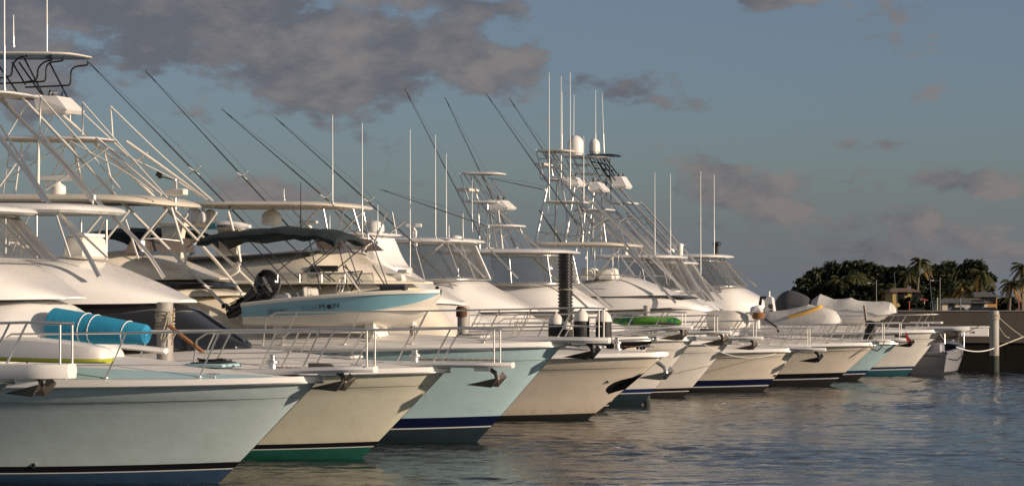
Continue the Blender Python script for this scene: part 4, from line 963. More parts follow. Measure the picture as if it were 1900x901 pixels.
# ---- rolled blue mat and two boards on B1
f = thing_frame(b1, 90, 626, -.4, 'foam_mat', 'large rolled bright blue foam mat tied with white cord on the nearest full foredeck', 'mat')
A, B = f.P(98,603,-.4), f.P(272,620,-.4)
q = MB(); q.tube([A, A.lerp(B,.02), A.lerp(B,.3), A.lerp(B,.65), A.lerp(B,.98), B], [.30,.335,.30,.245,.185,.17], bluemat, n=22); rl = q.build('roll', f.root)
q = MB()
for k in range(60):
    a = k*.36; rr = .165*(1-k/75); 
    if k: q.tube([prev, (B.x+.012, B.y+rr*math.cos(a), B.z+rr*math.sin(a))], .008, bluemat, n=5)
    prev = (B.x+.012, B.y+rr*math.cos(a), B.z+rr*math.sin(a))
q.build('rolled_end', rl)
for u in (.36,.46,.80):
    c = A.lerp(B,u); rr = .34-.165*u; ring = [c+Vector((.05*math.sin(a+.5), rr*1.02*math.cos(a), rr*1.02*math.sin(a))) for a in [2*math.pi*k/20 for k in range(21)]]
    q = MB(); q.tube(ring, .014, whiteant, n=10); q.build('cord', rl)
b1_board = thing_frame(b1, 100, 655, -1.0, 'kayak', 'white upturned sit on kayak with lime yellow rim lying beside the blue mat', 'kayak')
lime = mat('lime yellow plastic', (.40,.42,.03), .45)
f = b1_board; stn = [(-160,640,664,.30),(-60,628,664,.38),(40,624,667,.40),(120,630,669,.38),(170,638,670,.33),(195,645,670,.24),(203,660,670,.10)]
rws = []; r2 = []
for px,yt,yb,w in interp(stn,4):
    a = f.P(px,yb,-1.0); t_ = f.P(px,yt,-1.0); z0, z1 = a.z, t_.z
    rws.append([(a.x,-1.0+w*k,lerp(z0+.05,z1,h_)) for k,h_ in ((-1,0),(-.97,.35),(-.8,.85),(-.4,.98),(0,1),(.4,.98),(.8,.85),(.97,.35),(1,0))])
    r2.append([(a.x,-1.0+w*k,z) for k,z in ((-1.05,z0+.055),(-1.05,z0+.0),(-.6,z0-.03),(.6,z0-.03),(1.05,z0),(1.05,z0+.055))])
MB().grid(rws, white, cap0=True, cap1=True).build('shell', f.root, smooth=50); MB().grid(r2, lime, cap0=True, cap1=True).build('rim', f.root, smooth=50)
f = thing_frame(b1, 250, 640, .4, 'surfboard', 'slim white board lying under the far side of the rolled blue mat', 'board')
q = MB(); rws = []
for k in range(15):
    u = k/14; a = f.P(lerp(60,308,u), lerp(622,652,u), .4); w = .34*math.sin(math.pi*min(.97,max(.05,u)))**.5
    rws.append([(a.x,.4-w,a.z),(a.x,.4-w*.8,a.z+.05),(a.x,.4,a.z+.07),(a.x,.4+w*.8,a.z+.05),(a.x,.4+w,a.z),(a.x,.4,a.z-.05)])
q.grid(rws, white, closed=True, cap0=True, cap1=True).build('board', f.root, smooth=60)
# paddleboard on B4 arch
f = thing_frame(b4, 384, 424, -1.6, 'paddleboard', 'white paddleboard with turquoise nose band lying beside the clustered domes', 'paddleboard')
rws = []
for k in range(15):
    u = k/14; a = f.P(lerp(384,464,u), lerp(422,420,u)-4*math.sin(math.pi*u), -1.6); w = .3*math.sin(math.pi*min(.97,max(.06,u)))**.5; t_ = .1*math.sin(math.pi*min(.96,max(.08,u)))**.4
    rws.append([(a.x,-1.6-w,a.z),(a.x,-1.6-w*.8,a.z+t_),(a.x,-1.6+w*.8,a.z+t_),(a.x,-1.6+w,a.z),(a.x,-1.6+w*.8,a.z-t_),(a.x,-1.6-w*.8,a.z-t_)])
pb = MB().grid(rws, white, closed=True, cap0=True, cap1=True).build('board', f.root, smooth=60)
rws2 = [[Vector(p)+(Vector(p)-Vector((r[0][0],-1.6,r[0][2])))*.03 for p in r] for r in rws[1:5]]
MB().grid(rws2, teal, closed=True, cap0=True, cap1=True).build('nose_band', pb, smooth=60)
c = f.P(421,420,-1.6); txt('lettering', 'AXIU7', .1, (c.x,c.y-.32,c.z), (R(90),0,0), lettering, pb, extrude=.003, bold=.003)
# ---- fenders on B4 deck
for i,(px,yt,yb,lat,lb) in enumerate(((1032,582,632,-1.0,'leftmost of four tall black fenders with white cone tops on the beige yacht'),(1053,598,632,-1.1,'lowest topped black fender with white cone, second from left beside the black pile'),(1079,574,630,-.9,'widest black fender with a white cone top, third from left'),(1120,576,630,-.8,'rightmost black fender with white cone top, next to the green board'))):
    f = thing_frame(b4, px, yb, lat, 'fender', lb, 'fender', 'tall black fenders on the beige yacht')
    h = f.P(px,yt,lat).z; r = .2 if i != 1 else .13; k = h*.62
    q = MB(); q.lathe([(r*.9,-.12),(r*1.1,0),(r*1.12,k*.5),(r*1.08,k)], (0,0,0), rubber, n=18); o = q.build('body', f.root)
    q = MB(); q.lathe([(r*1.16,k),(r*1.14,k+.04),(r*.95,k+(h-k)*.55),(r*.5,k+(h-k)*.9),(r*.15,h),(r*.12,h+.06)], (0,0,0), vinylseat, n=18); q.build('cone_top', f.root)
# ---- covered inflatables and covers
def covered(b, name, label, line, w, base, m, ns=5, wr=.05, cat='covered boat', n=2.4):
    f = thing_frame(b, line[0][0], base, 0, name, label, cat); rr = random.Random(len(label)); rr_p = rr.uniform(0,3); rws = []
    st = interp([(f.P(x,y,0).x, f.P(x,y,0).z, f.P(x,base,-w*ww).z if yb is None else f.P(x,yb,-w*ww).z, w*ww) for x,y,ww,yb in line], ns)
    for i,(x,zt,zb,wd) in enumerate(st):
        ring = []; K = 14
        for k in range(K+1):
            a = math.pi*k/K; c_, s_ = math.cos(a), math.sin(a)
            y = -math.copysign(abs(c_)**(2/n), c_)*wd; z = zb+(zt-zb)*abs(s_)**(2/n)
            fo = -wr*1.5*abs(math.sin(i*.42+k*.55+rr_p))*s_ + wr*.8*abs(math.sin(i*.33-k*.7))*s_ + wr*.5*(((i*7+k*3)%5)/5-.5)*s_
            ring.append((x+fo*.4, y+fo*.6*(-1 if y<0 else 1), z+fo*.8*min(1,(zt-zb))))
        rws.append(ring)
    MB().grid(rws, m, closed=True, cap0=True, cap1=True).build('cover', f.root, smooth=26)
    return f
covered(b7, 'covered_dinghy', 'off white cloth covered dinghy with rounded nose beside the green board', [(1195,582,.6,None),(1215,556,.9,None),(1245,570,1,None),(1290,577,1,None),(1340,575,1,None),(1370,575,.9,None),(1385,582,.6,None),(1390,592,.2,600)], .75, 607, canvas_c, n=2.0, ns=3)
f = covered(b10, 'covered_tender', 'largest pale grey shrouded tender with two peaks on the farthest big boat', [(1478,580,.6,None),(1490,569,.85,None),(1505,557,.95,None),(1522,545,1,None),(1534,550,1,None),(1548,554,1,None),(1564,553,1,None),(1579,550,1,None),(1592,556,1,None),(1606,558,.95,592),(1622,559,.85,589),(1640,559,.7,586),(1653,561,.55,583),(1661,568,.3,580)], 1.0, 594, canvas_w, ns=1, wr=.045, n=1.35)
q = MB(); rws = [[f.P(1500,594,-.9), f.P(1502,606,-.35), f.P(1502,606,.35), f.P(1500,594,.9)],[f.P(1600,590,-.9), f.P(1600,604,-.35), f.P(1600,604,.35), f.P(1600,590,.9)],[f.P(1655,580,-.3), f.P(1640,592,-.1), f.P(1640,592,.1), f.P(1655,580,.3)]]
q.grid(rws, t_cream); q.build('hull', f.root)
covered(b10, 'covered_deck_box', 'dark charcoal peaked cloth cover behind the white davit with round holes', [(1432,574,.5,None),(1445,548,.7,None),(1462,538,1,None),(1480,541,1,None),(1500,550,1,None),(1512,562,.6,None)], .8, 578, canvas_d, cat='cover', n=1.4, ns=2, wr=.03)
f = covered(b8, 'covered_dinghy', 'low grey dinghy under clear ribbed sheet with a yellow strap across', [(1402,588,.5,None),(1420,578,.9,None),(1460,574,1,None),(1500,566,1,None),(1525,569,1,None),(1545,574,.9,None),(1556,582,.6,None),(1560,592,.2,596)], .75, 602, canvas_w, wr=.045, n=1.7, ns=2)
q = MB(); q.tube([f.P(1462,588,-.78), f.P(1490,582,-.74), f.P(1520,570,-.45), f.P(1526,567,0)], .05, mat('yellow webbing strap', (.55,.30,.02), .7), n=10, flat=.4); q.build('strap', f.root)
covered(b9, 'covered_dinghy', 'small off white peaked cover between the yellow strapped dinghy and the largest shroud', [(1468,590,.4,None),(1485,572,.8,None),(1500,563,1,None),(1520,570,.9,None),(1545,580,.5,None)], .7, 600, canvas_c, wr=.04, n=1.4, ns=2)
# davit with two round holes
f = thing_frame(b9, 1432, 590, -.2, 'davit_crane', 'white davit crane with two round dark holes and a black hook arm', 'davit')
q = MB(); a = [f.P(1421,592,0), f.P(1440,592,0), f.P(1434,552,0), f.P(1427,548,0), f.P(1421,556,0)]
q.add([v+Vector((0,-.2,0)) for v in a]+[v+Vector((0,.2,0)) for v in a], [(0,1,2,3,4),(9,8,7,6,5)]+[(i,(i+1)%5,(i+1)%5+5,i+5) for i in range(5)], white); st_ = q.build('pedestal', f.root, smooth=20)
for x,y in ((1430,568),(1431,580)):
    c = f.P(x,y,-.2); q = MB(); q.lathe([(.10,-.02),(.11,0),(.10,.02)], (c.x,c.y-.005,c.z), black, n=14, axis='Y'); q.build('round_hole', st_)
q = MB(); q.tube([f.P(1427,552,0), f.P(1412,552,0), f.P(1410,566,0)], .07, black); q.tube([f.P(1427,552,0), f.P(1427,540,0)], .05, alu); q.build('hook_arm', f.root)
f = thing_frame(b7, 1400, 590, -.2, 'deck_crane', 'stubby white deck crane head with brown rusty windings at mid right', 'crane')
q = MB(); c = f.P(1405,585,0); q.lathe([(.12,-.55),(.12,-.1),(.2,-.08),(.2,.0),(.1,.02)], tuple(c), white, n=12); q.box((c.x-.05,0,c.z+.2),(.5,.35,.3), white, taper=.4, ry=-.3); q.build('pedestal', f.root)
q = MB(); q.lathe([(.22,-.1),(.24,-.02),(.24,.1),(.2,.14)], (c.x+.05,0,c.z-.02), rust, n=14); q.build('winding', f.root)
q = MB(); q.tube([c+Vector((.1,0,0)), c+Vector((.7,0,-.4)), c+Vector((.8,0,-.6))], .035, black); q.build('strut', f.root)
# green board
f = thing_frame(b5, 1190, 600, -.5, 'inflatable_raft', 'bright green and teal patterned inflatable raft behind the rails', 'raft')
gm = bpy.data.materials.new('green patterned vinyl'); gm.use_nodes = True; t = gm.node_tree; pp = t.nodes['Principled BSDF']; vo = N(t,'ShaderNodeTexNoise'); vo.inputs['Scale'].default_value = 3.5; tc = N(t,'ShaderNodeTexCoord'); t.links.new(tc.outputs['Object'], vo.inputs['Vector'])
rp = N(t,'ShaderNodeValToRGB'); rp.color_ramp.interpolation = 'CONSTANT'; rp.color_ramp.elements[0].color = (.02,.15,.10,1); rp.color_ramp.elements[1].position = .46; rp.color_ramp.elements[1].color = (.11,.32,.03,1); t.links.new(vo.outputs[0], rp.inputs[0]); t.links.new(rp.outputs[0], pp.inputs['Base Color']); pp.inputs['Roughness'].default_value = .35
a, b_ = f.P(1135,594,-.5), f.P(1255,598,-.5); q = MB(); q.tube([a, a.lerp(b_,.1), a.lerp(b_,.5), a.lerp(b_,.9), b_], [.05,.12,.14,.11,.04], gm, n=14); q.build('tube', f.root)
q = MB(); q.tube([a+Vector((0,.6,0)), a.lerp(b_,.1)+Vector((0,.6,0)), a.lerp(b_,.9)+Vector((0,.6,0)), b_+Vector((0,.6,0))], [.08,.18,.15,.05], gm, n=14); q.build('tube', f.root)
# ---------------------------------------------------------------- piles
pw = mat('white pile sleeve', (.34,.32,.29), .6, var=.45, vscale=5, stain=.9); pbase = mat('wet dark pile', (.03,.04,.03), .8, var=.4)
def pile(X, Y, ztop, r, label, name='mooring_pile', mw=pw, zdark=.9, ribbed=False, wraps=0, split=False):
    root = empty(name, (X,Y,0), 0, label, 'pile')
    q = MB()
    if ribbed:
        prof = []; z = .5
        while z < ztop: prof += [(r*.9,z),(r*1.08,z+.02),(r*1.08,z+.05),(r*.9,z+.07)]; z += .105
        q.lathe([(r*.75,-2),(r*.75,.5)]+prof+[(r*.9,ztop)], (0,0,0), mat('black ribbed pile sleeve', (.012,.012,.013), .4), n=20); q.build('ribbed_sleeve', root)
        c = MB(); c.lathe([(r*1.1,0),(r*1.1,.02)], (0,0,ztop-.55*0-1.1), rope_m, n=16); c.build('band', root)
    else:
        q.lathe([(r,zdark),(r,ztop-.03),(r*.9,ztop)], (0,0,0), mw, n=20); q.build('sleeve', root)
        q = MB(); q.lathe([(r*1.03,-2),(r*1.03,zdark)], (0,0,0), pbase, n=20); q.build('submerged_base', root)
    if wraps:
        q = MB(); pts = []
        for k in range(wraps*16): a = 2*math.pi*k/16; pts.append(((r+.02)*math.cos(a),(r+.02)*math.sin(a), ztop-.15-.055*k/16*1.0+.02*math.sin(k*.7)))
        q.tube(pts, .02, rope_m, n=5); q.build('rope_wrap', root)
    return root
def atD(px, D): return (px-950)/FPX*D, D
def zat(py, D): return CAMH-(py-HORY)*D/FPX
X,Y = atD(306,49.3); pile(X,Y,zat(560,Y),.17,'white rope wrapped pile in front of the black windscreen mask', wraps=7)
g = MB(); 
for k in range(5): g.tube([(X+.1,Y-.2,zat(578,Y)), (X+.05+.05*k,Y-.25,zat(600,Y)-.05*k), (X-.05+.06*k,Y-.25,zat(628,Y))], .012, rope_m, n=5)
g.tube([(X+.2,Y-.2,zat(572,Y)),(X+.17,Y-.2,zat(640,Y))], .012, mat('wood pole', (.25,.13,.06), .7), n=5)
tag(g.build('hanging_rope'), 'tangle of beige rope hanging from the white pile', 'rope')
X,Y = atD(860,63.2); p = pile(X,Y,zat(568,Y),.16,'short white pile with a rusty dark top right of the tender bow')
q = MB(); q.lathe([(.165,-.28),(.168,-.06),(.12,.0)], (-.03,-.02,zat(568,Y)+.01), mat('rusty iron', (.10,.04,.02), .8, var=.5, vscale=8), n=18); q.build('rusty_cap', p)
X,Y = atD(1049,74.6); pile(X,Y,zat(471,Y),.22,'tall black ribbed pile standing before the hardtops', ribbed=True)
X,Y = atD(1200,79.8); pile(X,Y,zat(566,Y),.11,'thin white pile rising through the green raft')
X,Y = atD(1845,109.2); pr = pile(X,Y,zat(576,Y),.21,'tall scuffed white pile in open water at far right', wraps=4, zdark=.75)
pxr, pyr = X, Y
for (p0, p1, sag, lb) in (((1848,583,109.2),(1960,648,112),.3,'grey mooring line falling to the right from the far right pile'),((1848,592,109),(1873,626,113),.2,'short dark mooring line from the right pile down to the quay'),((1790,616,113.5),(1842,585,109),.1,'thin line slanting left from the right pile to the quay')):
    a = Vector(((p0[0]-950)/FPX*p0[2], p0[2], zat(p0[1],p0[2]))); b_ = Vector(((p1[0]-950)/FPX*p1[2], p1[2], zat(p1[1],p1[2])))
    pts = [a.lerp(b_,k/12)-Vector((0,0,sag*4*(k/12)*(1-k/12))) for k in range(13)]; q = MB(); q.tube(pts, .018, rope_m, n=5); tag(q.build('mooring_line'), lb, 'rope')
a = Vector((pxr, pyr-.15, zat(645,109))); b_ = Vector(((1774-950)/FPX*107.5, 107.5, zat(643,107.5))); q = MB(); q.tube([a.lerp(b_,k/12)-Vector((0,0,.18*4*(k/12)*(1-k/12))) for k in range(13)], .024, whiteant, n=10); tag(q.build('mooring_line'), 'thick white line from the small motorboat bow to the right pile', 'rope')
b_ = Vector(((1900-950)/FPX*113, 113, zat(624,113))); q = MB(); q.tube([a, b_], .03, rope_m, n=10); tag(q.build('mooring_line'), 'taut line rising right from the pile to the quay edge', 'rope')
# bow line across B7
q = MB(); a = b5.world(b5.P(1288,627,0)); b_ = b7.world(b7.P(1440,655,-.8)); 
q.tube([a.lerp(b_,k/12)-Vector((0,0,.35*4*(k/12)*(1-k/12))) for k in range(13)], .009, whiteant, n=5); tag(q.build('mooring_line'), 'slack white line crossing the sand coloured bow', 'rope')
# ---------------------------------------------------------------- small motorboat by the quay
def small_boat():
    X,Y = atD(1716,106.3); root = empty('motorboat', (X,Y,0), R(66), 'small open motorboat, shade put in its grey hull colour, seen from its stern between last bow and quay', 'boat')
    hw = gel('shade grey hull', (.22,.22,.24), rough=.4)  # grey colour stands in for the shade this boat lies in
    L = 5.2; stn = [(0,.95,.98,.85),(1.5,1.0,1.05,.88),(3,1.08,1.0,.75),(4.2,1.2,.68,.42),(5.0,1.3,.25,.1),(5.3,1.34,.03,.02)]
    rows = []
    for x,zs_,w,wb in interp(stn,4): rows.append([(x,-w,zs_),(x-.05,-lerp(wb,w,.55),zs_*.5),(x-.15*(x/L),-wb,.12),(x-.3*(x/L),0,-.25),(x-.15*(x/L),wb,.12),(x-.05,lerp(wb,w,.55),zs_*.5),(x,w,zs_)])
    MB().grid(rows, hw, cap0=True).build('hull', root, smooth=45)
    q = MB()
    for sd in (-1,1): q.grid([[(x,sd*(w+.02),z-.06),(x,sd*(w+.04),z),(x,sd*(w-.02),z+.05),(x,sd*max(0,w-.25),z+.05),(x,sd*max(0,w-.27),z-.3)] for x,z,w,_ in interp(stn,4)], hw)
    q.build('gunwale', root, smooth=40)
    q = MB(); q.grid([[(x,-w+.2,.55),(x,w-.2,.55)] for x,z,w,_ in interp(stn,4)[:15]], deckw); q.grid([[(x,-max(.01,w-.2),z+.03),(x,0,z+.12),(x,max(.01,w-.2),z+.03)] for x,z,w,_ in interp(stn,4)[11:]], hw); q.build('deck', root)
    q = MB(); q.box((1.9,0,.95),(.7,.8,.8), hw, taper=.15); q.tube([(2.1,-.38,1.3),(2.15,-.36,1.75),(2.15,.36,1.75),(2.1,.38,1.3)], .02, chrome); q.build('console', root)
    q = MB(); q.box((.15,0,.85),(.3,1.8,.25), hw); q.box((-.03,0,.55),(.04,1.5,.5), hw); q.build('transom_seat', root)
    q = MB(); q.tube([(-.06,-.8,.22),(-.06,-.8,.8),(-.06,.5,.85),(-.06,.8,.2)], .02, black); q.tube([(.2,-.99,.7),(1.6,-1.06,.6),(2.6,-1.02,.75),(3.2,-.95,.85)], .018, black); q.build('trim_line', root)
    q = MB(); q.tube([(4.9,-.3,1.35),(4.4,-.55,1.85),(3.5,-.9,1.8),(3.4,-.92,1.15)], .022, chrome); q.tube([(4.9,.3,1.35),(4.4,.55,1.85),(3.5,.9,1.8),(3.4,.92,1.15)], .022, chrome); q.tube([(4.9,-.3,1.35),(4.9,.3,1.35)], .022, chrome); q.build('bow_rail', root)
small_boat()
# white dock box on the quay
X,Y = atD(1806,115.5); r_ = empty('dock_box', (X,Y,1.5), 0, 'long white lidded dock box on the quay beyond the last pulpit', 'dock box')
q = MB(); q.box((0,0,.2),(1.35,.7,.4), white, bev=.03); bx = q.build('body', r_); q = MB(); q.box((0,0,.45),(1.42,.76,.1), white, bev=.03); q.build('lid', r_); txt('lettering', 'T10', .14, (-.1,-.36,.2), (R(90),0,0), lettering, bx)
# ---------------------------------------------------------------- far shore
ZG = .42
def house(label, px0, px1, D, yb, ye, yr, wallm, roofm, wins, door=None, depth=7, hip=True, name='house'):
    D *= 2; depth *= 1.2
    x0, x1 = (px0-950)/FPX*D, (px1-950)/FPX*D; z0, ze, zr = ZG, zat(ye,D), zat(yr,D)
    root = empty(name, ((x0+x1)/2, D, z0), 0, label, 'house'); w = x1-x0; h = ze-z0
    MB().box((0,depth/2,h/2),(w,depth,h), wallm, bev=.02).build('wall', root, smooth=20)
    q = MB(); o = .45; rh = zr-ze
    q.add([(-w/2-o,-o,h),(w/2+o,-o,h),(w/2+o,depth+o,h),(-w/2-o,depth+o,h),(-w/2+(w*.12 if hip else 0),depth/2,h+rh),(w/2-(w*.12 if hip else 0),depth/2,h+rh),(-w/2-o,-o,h-.12),(w/2+o,-o,h-.12),(w/2+o,depth+o,h-.12),(-w/2-o,depth+o,h-.12)],
          [(0,1,5,4),(1,2,5),(2,3,4,5),(3,0,4),(6,7,1,0),(7,8,2,1),(8,9,3,2),(9,6,0,3),(9,8,7,6)], roofm); q.build('roof', root, smooth=0)
    for px, py, ww, hh in wins:
        ww *= 1.25; hh *= 1.25
        X = (px-950)/FPX*D-(x0+x1)/2; Z = zat(py,D)-z0; q = MB()
        for a,b_,c_,d_ in ((0,hh/2+.03,ww+.12,.05),(0,-hh/2-.03,ww+.12,.05),(-ww/2-.03,0,.05,hh),(ww/2+.03,0,.05,hh)): q.box((X+a,-.03,Z+b_),(c_,.06,d_), conc, bev=.01)
        fr_ = q.build('window', root, smooth=20); q = MB(); q.box((X,-.02,Z),(ww,.03,hh), blackglass, bev=.005); q.build('pane', fr_)
        q = MB(); [q.box((X+ww*(k-.5)/1.0*.5,-.06,Z),(.025,.02,hh), conc, bev=.005) for k in (0,.5,1)]; q.build('bars', fr_)
    if door:
        X = (door-950)/FPX*D-(x0+x1)/2; q = MB(); q.box((X,-.03,1.05),(.95,.08,2.1), mat('pale door', (.45,.45,.42), .6), bev=.02); q.build('door', root)
hy = mat('ochre render', (.50,.36,.14), .9, var=.15, vscale=1, stain=.2); hw_ = mat('pale render', (.62,.55,.42), .9, var=.12, vscale=1, stain=.3); ho = mat('orange wood wall', (.48,.25,.08), .8, var=.2)
rfd = mat('grey sheet roof', (.10,.10,.10), .7, var=.2); rfr = mat('red sheet roof', (.30,.06,.04), .7, var=.2); rfb = mat('brown tile roof', (.16,.10,.07), .8, var=.3)
house('ochre two storey house with dark shuttered windows among the palms', 1656, 1702, 185, 575, 540, 534, hy, rfb, [(1672,551,.8,1.3),(1700,550,.9,1.3),(1681,545,.35,.35)], depth=6)
house('small house with red roof edge right of the ochre house', 1700, 1716, 187, 575, 556, 552, hw_, rfr, [(1708,562,.6,.7)], depth=5)
house('long pale low house with barred windows behind the sea wall', 1748, 1832, 165, 580, 560, 553, hw_, rfd, [(1766,567,.6,.6),(1814,566,1.3,1.1)], door=1789, depth=6)
house('upper house with orange timber front and grey hipped roof behind the pale house', 1812, 1850, 190, 578, 549, 541, ho, rfd, [(1827,556,1.0,.9),(1841,556,.9,.9)], depth=8)
leafm = []
def leafmat(name, c, c2):
    m = bpy.data.materials.new(name); m.use_nodes = True; t = m.node_tree; p = t.nodes['Principled BSDF']; p.inputs['Roughness'].default_value = .6; p.inputs['Specular IOR Level'].default_value = .25
    g = N(t,'ShaderNodeNewGeometry'); c_ = MIX(t, g.outputs['Random Per Island'], c, c2); t.links.new(c_, p.inputs['Base Color']); return m
l_dark = leafmat('dark broad leaf', (.010,.018,.007), (.024,.034,.011)); l_mid = leafmat('olive leaf', (.02,.03,.01), (.05,.055,.02)); l_palm = leafmat('palm frond', (.03,.04,.012), (.085,.08,.03)); l_dry = leafmat('dry golden frond', (.20,.12,.03), (.34,.20,.06))
bark = mat('grey bark', (.14,.11,.08), .9, var=.3, vscale=5, bump=.5, bscale=12)
def broad_tree(px, D, ytop, wpx, label, m, group, seed, leaves=2600, name='broadleaf_tree'):
    D *= 2; rr = random.Random(seed); X = (px-950)/FPX*D; zg = ZG; H = zat(ytop,D)-zg; w = wpx/FPX*D/2
    root = empty(name, (X,D,zg), 0, label, 'tree', group)
    t = MB(); t.tube([(0,0,-.1),(.1,0,H*.2),(.0,.1,H*.45),(.1,0,H*.7)], [.4,.32,.22,.1], bark, n=8)
    cl = []
    for k in range(60):
        a = rr.uniform(0,6.28); r = w*math.sqrt(rr.random())*.85; zz = rr.uniform(.12,.9); r *= 1.05-abs(zz-.5)*.9
        p = Vector((r*math.cos(a), r*math.sin(a)*.8, H*zz)); cl.append((p, rr.uniform(.10,.26)*w*1.15))
        if k < 9: t.tube([(0,0,H*rr.uniform(.2,.4)), tuple(p*.5+Vector((0,0,H*.25))), tuple(p)], [.1,.06,.02], bark, n=5)
    t.build('trunk', root)
    c = MB(); vs = []; fs = []
    for i in range(leaves):
        p, r = cl[i % len(cl)]; d = Vector((rr.gauss(0,1),rr.gauss(0,1),rr.gauss(0,1))).normalized()*r*(.55+.33*rr.random()+.25*abs(rr.gauss(0,1)))
        o = p+Vector((d.x,d.y,d.z*.75)); s_ = rr.uniform(.18,.42); n_ = Vector((rr.gauss(0,1),rr.gauss(0,1),rr.gauss(0,1)+.6)).normalized()
        u_ = n_.orthogonal().normalized()*s_; v_ = n_.cross(u_)*.6
        b_ = len(vs); vs += [o-u_, o+v_, o+u_, o-v_]; fs.append((b_,b_+1,b_+2,b_+3))
    c.add(vs, fs, m); c.build('crown', root, smooth=0)
def palm(px, D, ytop, wpx, label, seed, lean=0, m=l_palm, dry=.2):
    D *= 2; rr = random.Random(seed); X = (px-950)/FPX*D; zg = ZG; R_ = wpx/FPX*D/2; H = zat(ytop,D)-zg-R_*.5
    root = empty('palm_tree', (X,D,zg), 0, label, 'palm', 'coconut palms on the far shore')
    pts = [(lean*(k/6)**1.8, 0, H*k/6) for k in range(7)]; MB().tube(pts, [.34,.27,.24,.22,.2,.19,.18], bark, n=9).build('trunk', root)
    top = Vector(pts[-1]); c = MB(); 
    for k in range(26):
        a = rr.uniform(0,6.28); el = rr.uniform(-.6,1.25); L = R_*rr.uniform(.85,1.15); dirh = Vector((math.cos(a),math.sin(a),0)); mm = l_dry if el < -.25 and rr.random() < .2+dry else m
        rib = []; 
        for i in range(9):
            u = i/8; rib.append(top + dirh*(L*u*math.cos(el*.6)) + Vector((0,0, L*(math.sin(el)*u*.9 - (.55+.25*math.cos(el))*u*u))))
        vs = []; fs = []
        for i in range(1,9):
            for q_ in range(3):
                u = (i-1+q_/3)/8; p = rib[i-1].lerp(rib[i],q_/3); tg = (rib[i]-rib[i-1]).normalized(); side = tg.cross(Vector((0,0,1))).normalized(); ll = L*.3*math.sin(math.pi*(.12+.8*u))
                for sd in (-1,1):
                    tip = p+side*sd*ll*.75+tg*ll*.45+Vector((0,0,-ll*rr.uniform(.3,.65))); b_ = len(vs); vs += [p, p+tg*.16, tip]; fs.append((b_,b_+1,b_+2))
        c.add(vs, fs, mm); c.tube(rib, .05, mm, n=4, r2=.01)
    c.build('crown', root, smooth=0)
G1 = 'dark trees massed on the far shore'
rr = random.Random(3)
bts = [(1498,505,48,'leftmost low dark bushy tree where the far wood meets the sea'),(1528,497,60,'dark rounded tree second from the left end of the far wood'),(1562,484,64,'tall dark tree with feathery top at the left of the far wood'),(1600,484,66,'dark broad tree between the two left crests of the far wood'),(1640,490,70,'dark flat topped tree left of the tallest golden palm'),(1672,494,60,'dark tree just left of the tallest golden palm trunk'),(1738,480,72,'tall dark tree right of the tallest golden palm'),(1765,488,70,'dark tree above the pale low house'),(1812,482,58,'tall rounded dark tree above the grey hipped roof'),(1795,500,60,'dark tree filling the gap left of the grey hipped roof')]
for i,(px,yt,w,lb) in enumerate(bts): broad_tree(px, 215+rr.uniform(-8,14), yt-3, w*1.4, lb, l_dark if i%3 else l_mid, G1, 100+i, leaves=8000)
und = [(1490,530,50,'low dark shrub at the wood left foot'),(1535,526,70,'dark shrub under the feathery left crest'),(1585,528,70,'dark shrub left of the first street lamp'),(1625,530,60,'dark shrub below the first street lamp'),(1722,530,60,'dark shrub between ochre house and second lamp'),(1690,553,46,'round green bush before the ochre house'),(1868,552,40,'pale green bush at the right end of the upper house')]
for i,(px,yt,w,lb) in enumerate(und): broad_tree(px, 200 if i != 5 else 175, yt, w*1.2, lb, l_dark, 'shrubs below the far trees', 300+i, leaves=3600, name='shrub')
palm(1701,196,472,52,'tallest palm with golden sunlit drooping fronds above the ochre house',1,lean=.5,m=l_palm,dry=.3)
palm(1683,198,498,46,'golden skirted palm leaning just left of the tallest palm',2,m=l_palm,dry=.6)
palm(1560,200,505,60,'dark palm in the left part of the far wood',3)
palm(1644,196,520,44,'short golden palm left of the ochre house wall',4,dry=.5)
palm(1784,172,516,48,'spreading palm in front of the long pale house',5,dry=.4)
palm(1766,176,530,36,'smaller leaning palm left of the long pale house windows',6,lean=-.5)
palm(1822,204,492,60,'palm with long fronds hanging over the grey hipped roof',7)
palm(1872,170,512,56,'left palm of the cluster at the right frame edge',8,lean=.4)
palm(1896,174,480,60,'tallest palm of the cluster at the right frame edge',9,lean=.2)
palm(1915,168,500,56,'palm cut by the right frame edge',10)
palm(1590,205,500,52,'palm with pale fronds beside the feathery left crest',11,dry=.5)
for px, D, yt, lb in ((1626,188,519,'left street lamp with short arm before the dark wood'),(1744,180,514,'right street lamp with short arm above the pale house')):
    D *= 1.75; X = (px-950)/FPX*D; root = empty('street_lamp', (X,D,ZG), 0, lb, 'street lamp', 'street lamps behind the sea wall'); h = zat(yt,D)-ZG
    MB().tube([(0,0,0),(0,0,h)], .08, concp, n=8, r2=.05).build('pole', root); MB().tube([(0,0,h-.5),(-.4,0,h-.42),(-.85,0,h-.4)], .025, alu, n=10).build('arm', root)
    MB().box((-1.0,0,h-.42),(.4,.16,.1), white).build('lamp_head', root)
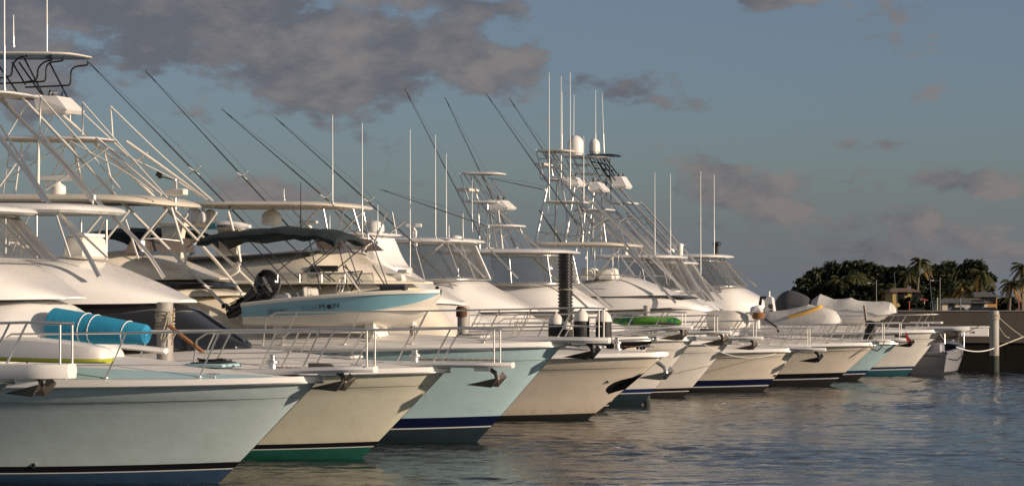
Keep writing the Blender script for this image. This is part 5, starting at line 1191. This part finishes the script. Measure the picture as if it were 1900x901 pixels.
for px,D,yt,c,lb in ((1687,150,558,(.35,.07,.04),'thin rust red post behind the sea wall left of the headlight'),(1739,150,552,(.50,.48,.30),'pale yellow post behind the sea wall right of the headlight'),(1890,150,552,(.38,.10,.10),'thin red post at the right end of the sea wall'),(1782,150,552,(.16,.2,.22),'grey blue post in front of the long pale house')):
    D *= 1.9; X = (px-950)/FPX*D; q = MB(); q.tube([(0,0,0),(0,0,zat(yt,D)-ZG)], .07, mat('post paint %d'%px, c, .7, var=.2), n=8); q.box((0,0,.03),(.3,.3,.06), concp); o = q.build('post'); o.location = (X,D,ZG); tag(o, lb, 'post')
def car(px, D, yroof, label, col, rz=0, lit=False):
    D *= 1.95; X = (px-950)/FPX*D; root = empty('parked_car', (X,D,ZG), rz, label, 'car', 'cars parked behind the sea wall')
    pm = mat('car paint %s'%px, col, .25, coat=.7)
    q = MB(); st = [(-2.1,.45,.7,.75),(-1.9,.3,.95,.85),(-1.0,.25,1.0,.88),(.9,.25,.98,.88),(1.7,.3,.85,.85),(2.1,.45,.65,.7)]
    q.grid([[(x,-w,z0),(x,-w,z1*.85),(x,-w*.85,z1),(x,w*.85,z1),(x,w,z1*.85),(x,w,z0)] for x,z0,z1,w in interp(st,3)], pm, closed=True, cap0=True, cap1=True); q.build('body', root)
    q = MB(); q.grid([[(a,-w,z),(b_,-w,z),(b_,w,z),(a,w,z)] for a,b_,w,z in ((-1.5,1.1,.8,.95),(-1.0,.5,.68,1.4))], blackglass, closed=True, cap1=True); q.build('windows', root, smooth=20)
    MB().box((-.25,0,1.42),(1.5,1.3,.06), pm).build('roof', root)
    for x in (-1.3,1.3):
        for y in (-.82,.82): MB().lathe([(.18,-.1),(.31,-.1),(.33,-.05),(.33,.05),(.31,.1),(.18,.1)], (x,y,.32), rubber, n=16, axis='Y').build('wheel', root)
    hm = mat('lit headlight', (1,.95,.8), .2, emit=((1,.93,.75),40)) if lit else chrome
    for y in (-.6,.6): MB().lathe([(.05,0),(.12,.03),(.12,.05)], (2.06,y,.68), hm, n=12, axis='X').build('headlight', root)
car(1703,145,570,'car with a dazzling lit headlight just above the sea wall',(.05,.05,.06),R(-95),lit=True)
car(1779,160,571,'dark car parked before the pale house left window',(.03,.03,.035))
car(1806,158,571,'dark blue car parked before the pale house right window',(.03,.04,.08),R(180))
car(1838,160,571,'black car parked at the right corner of the pale house',(.02,.02,.02))
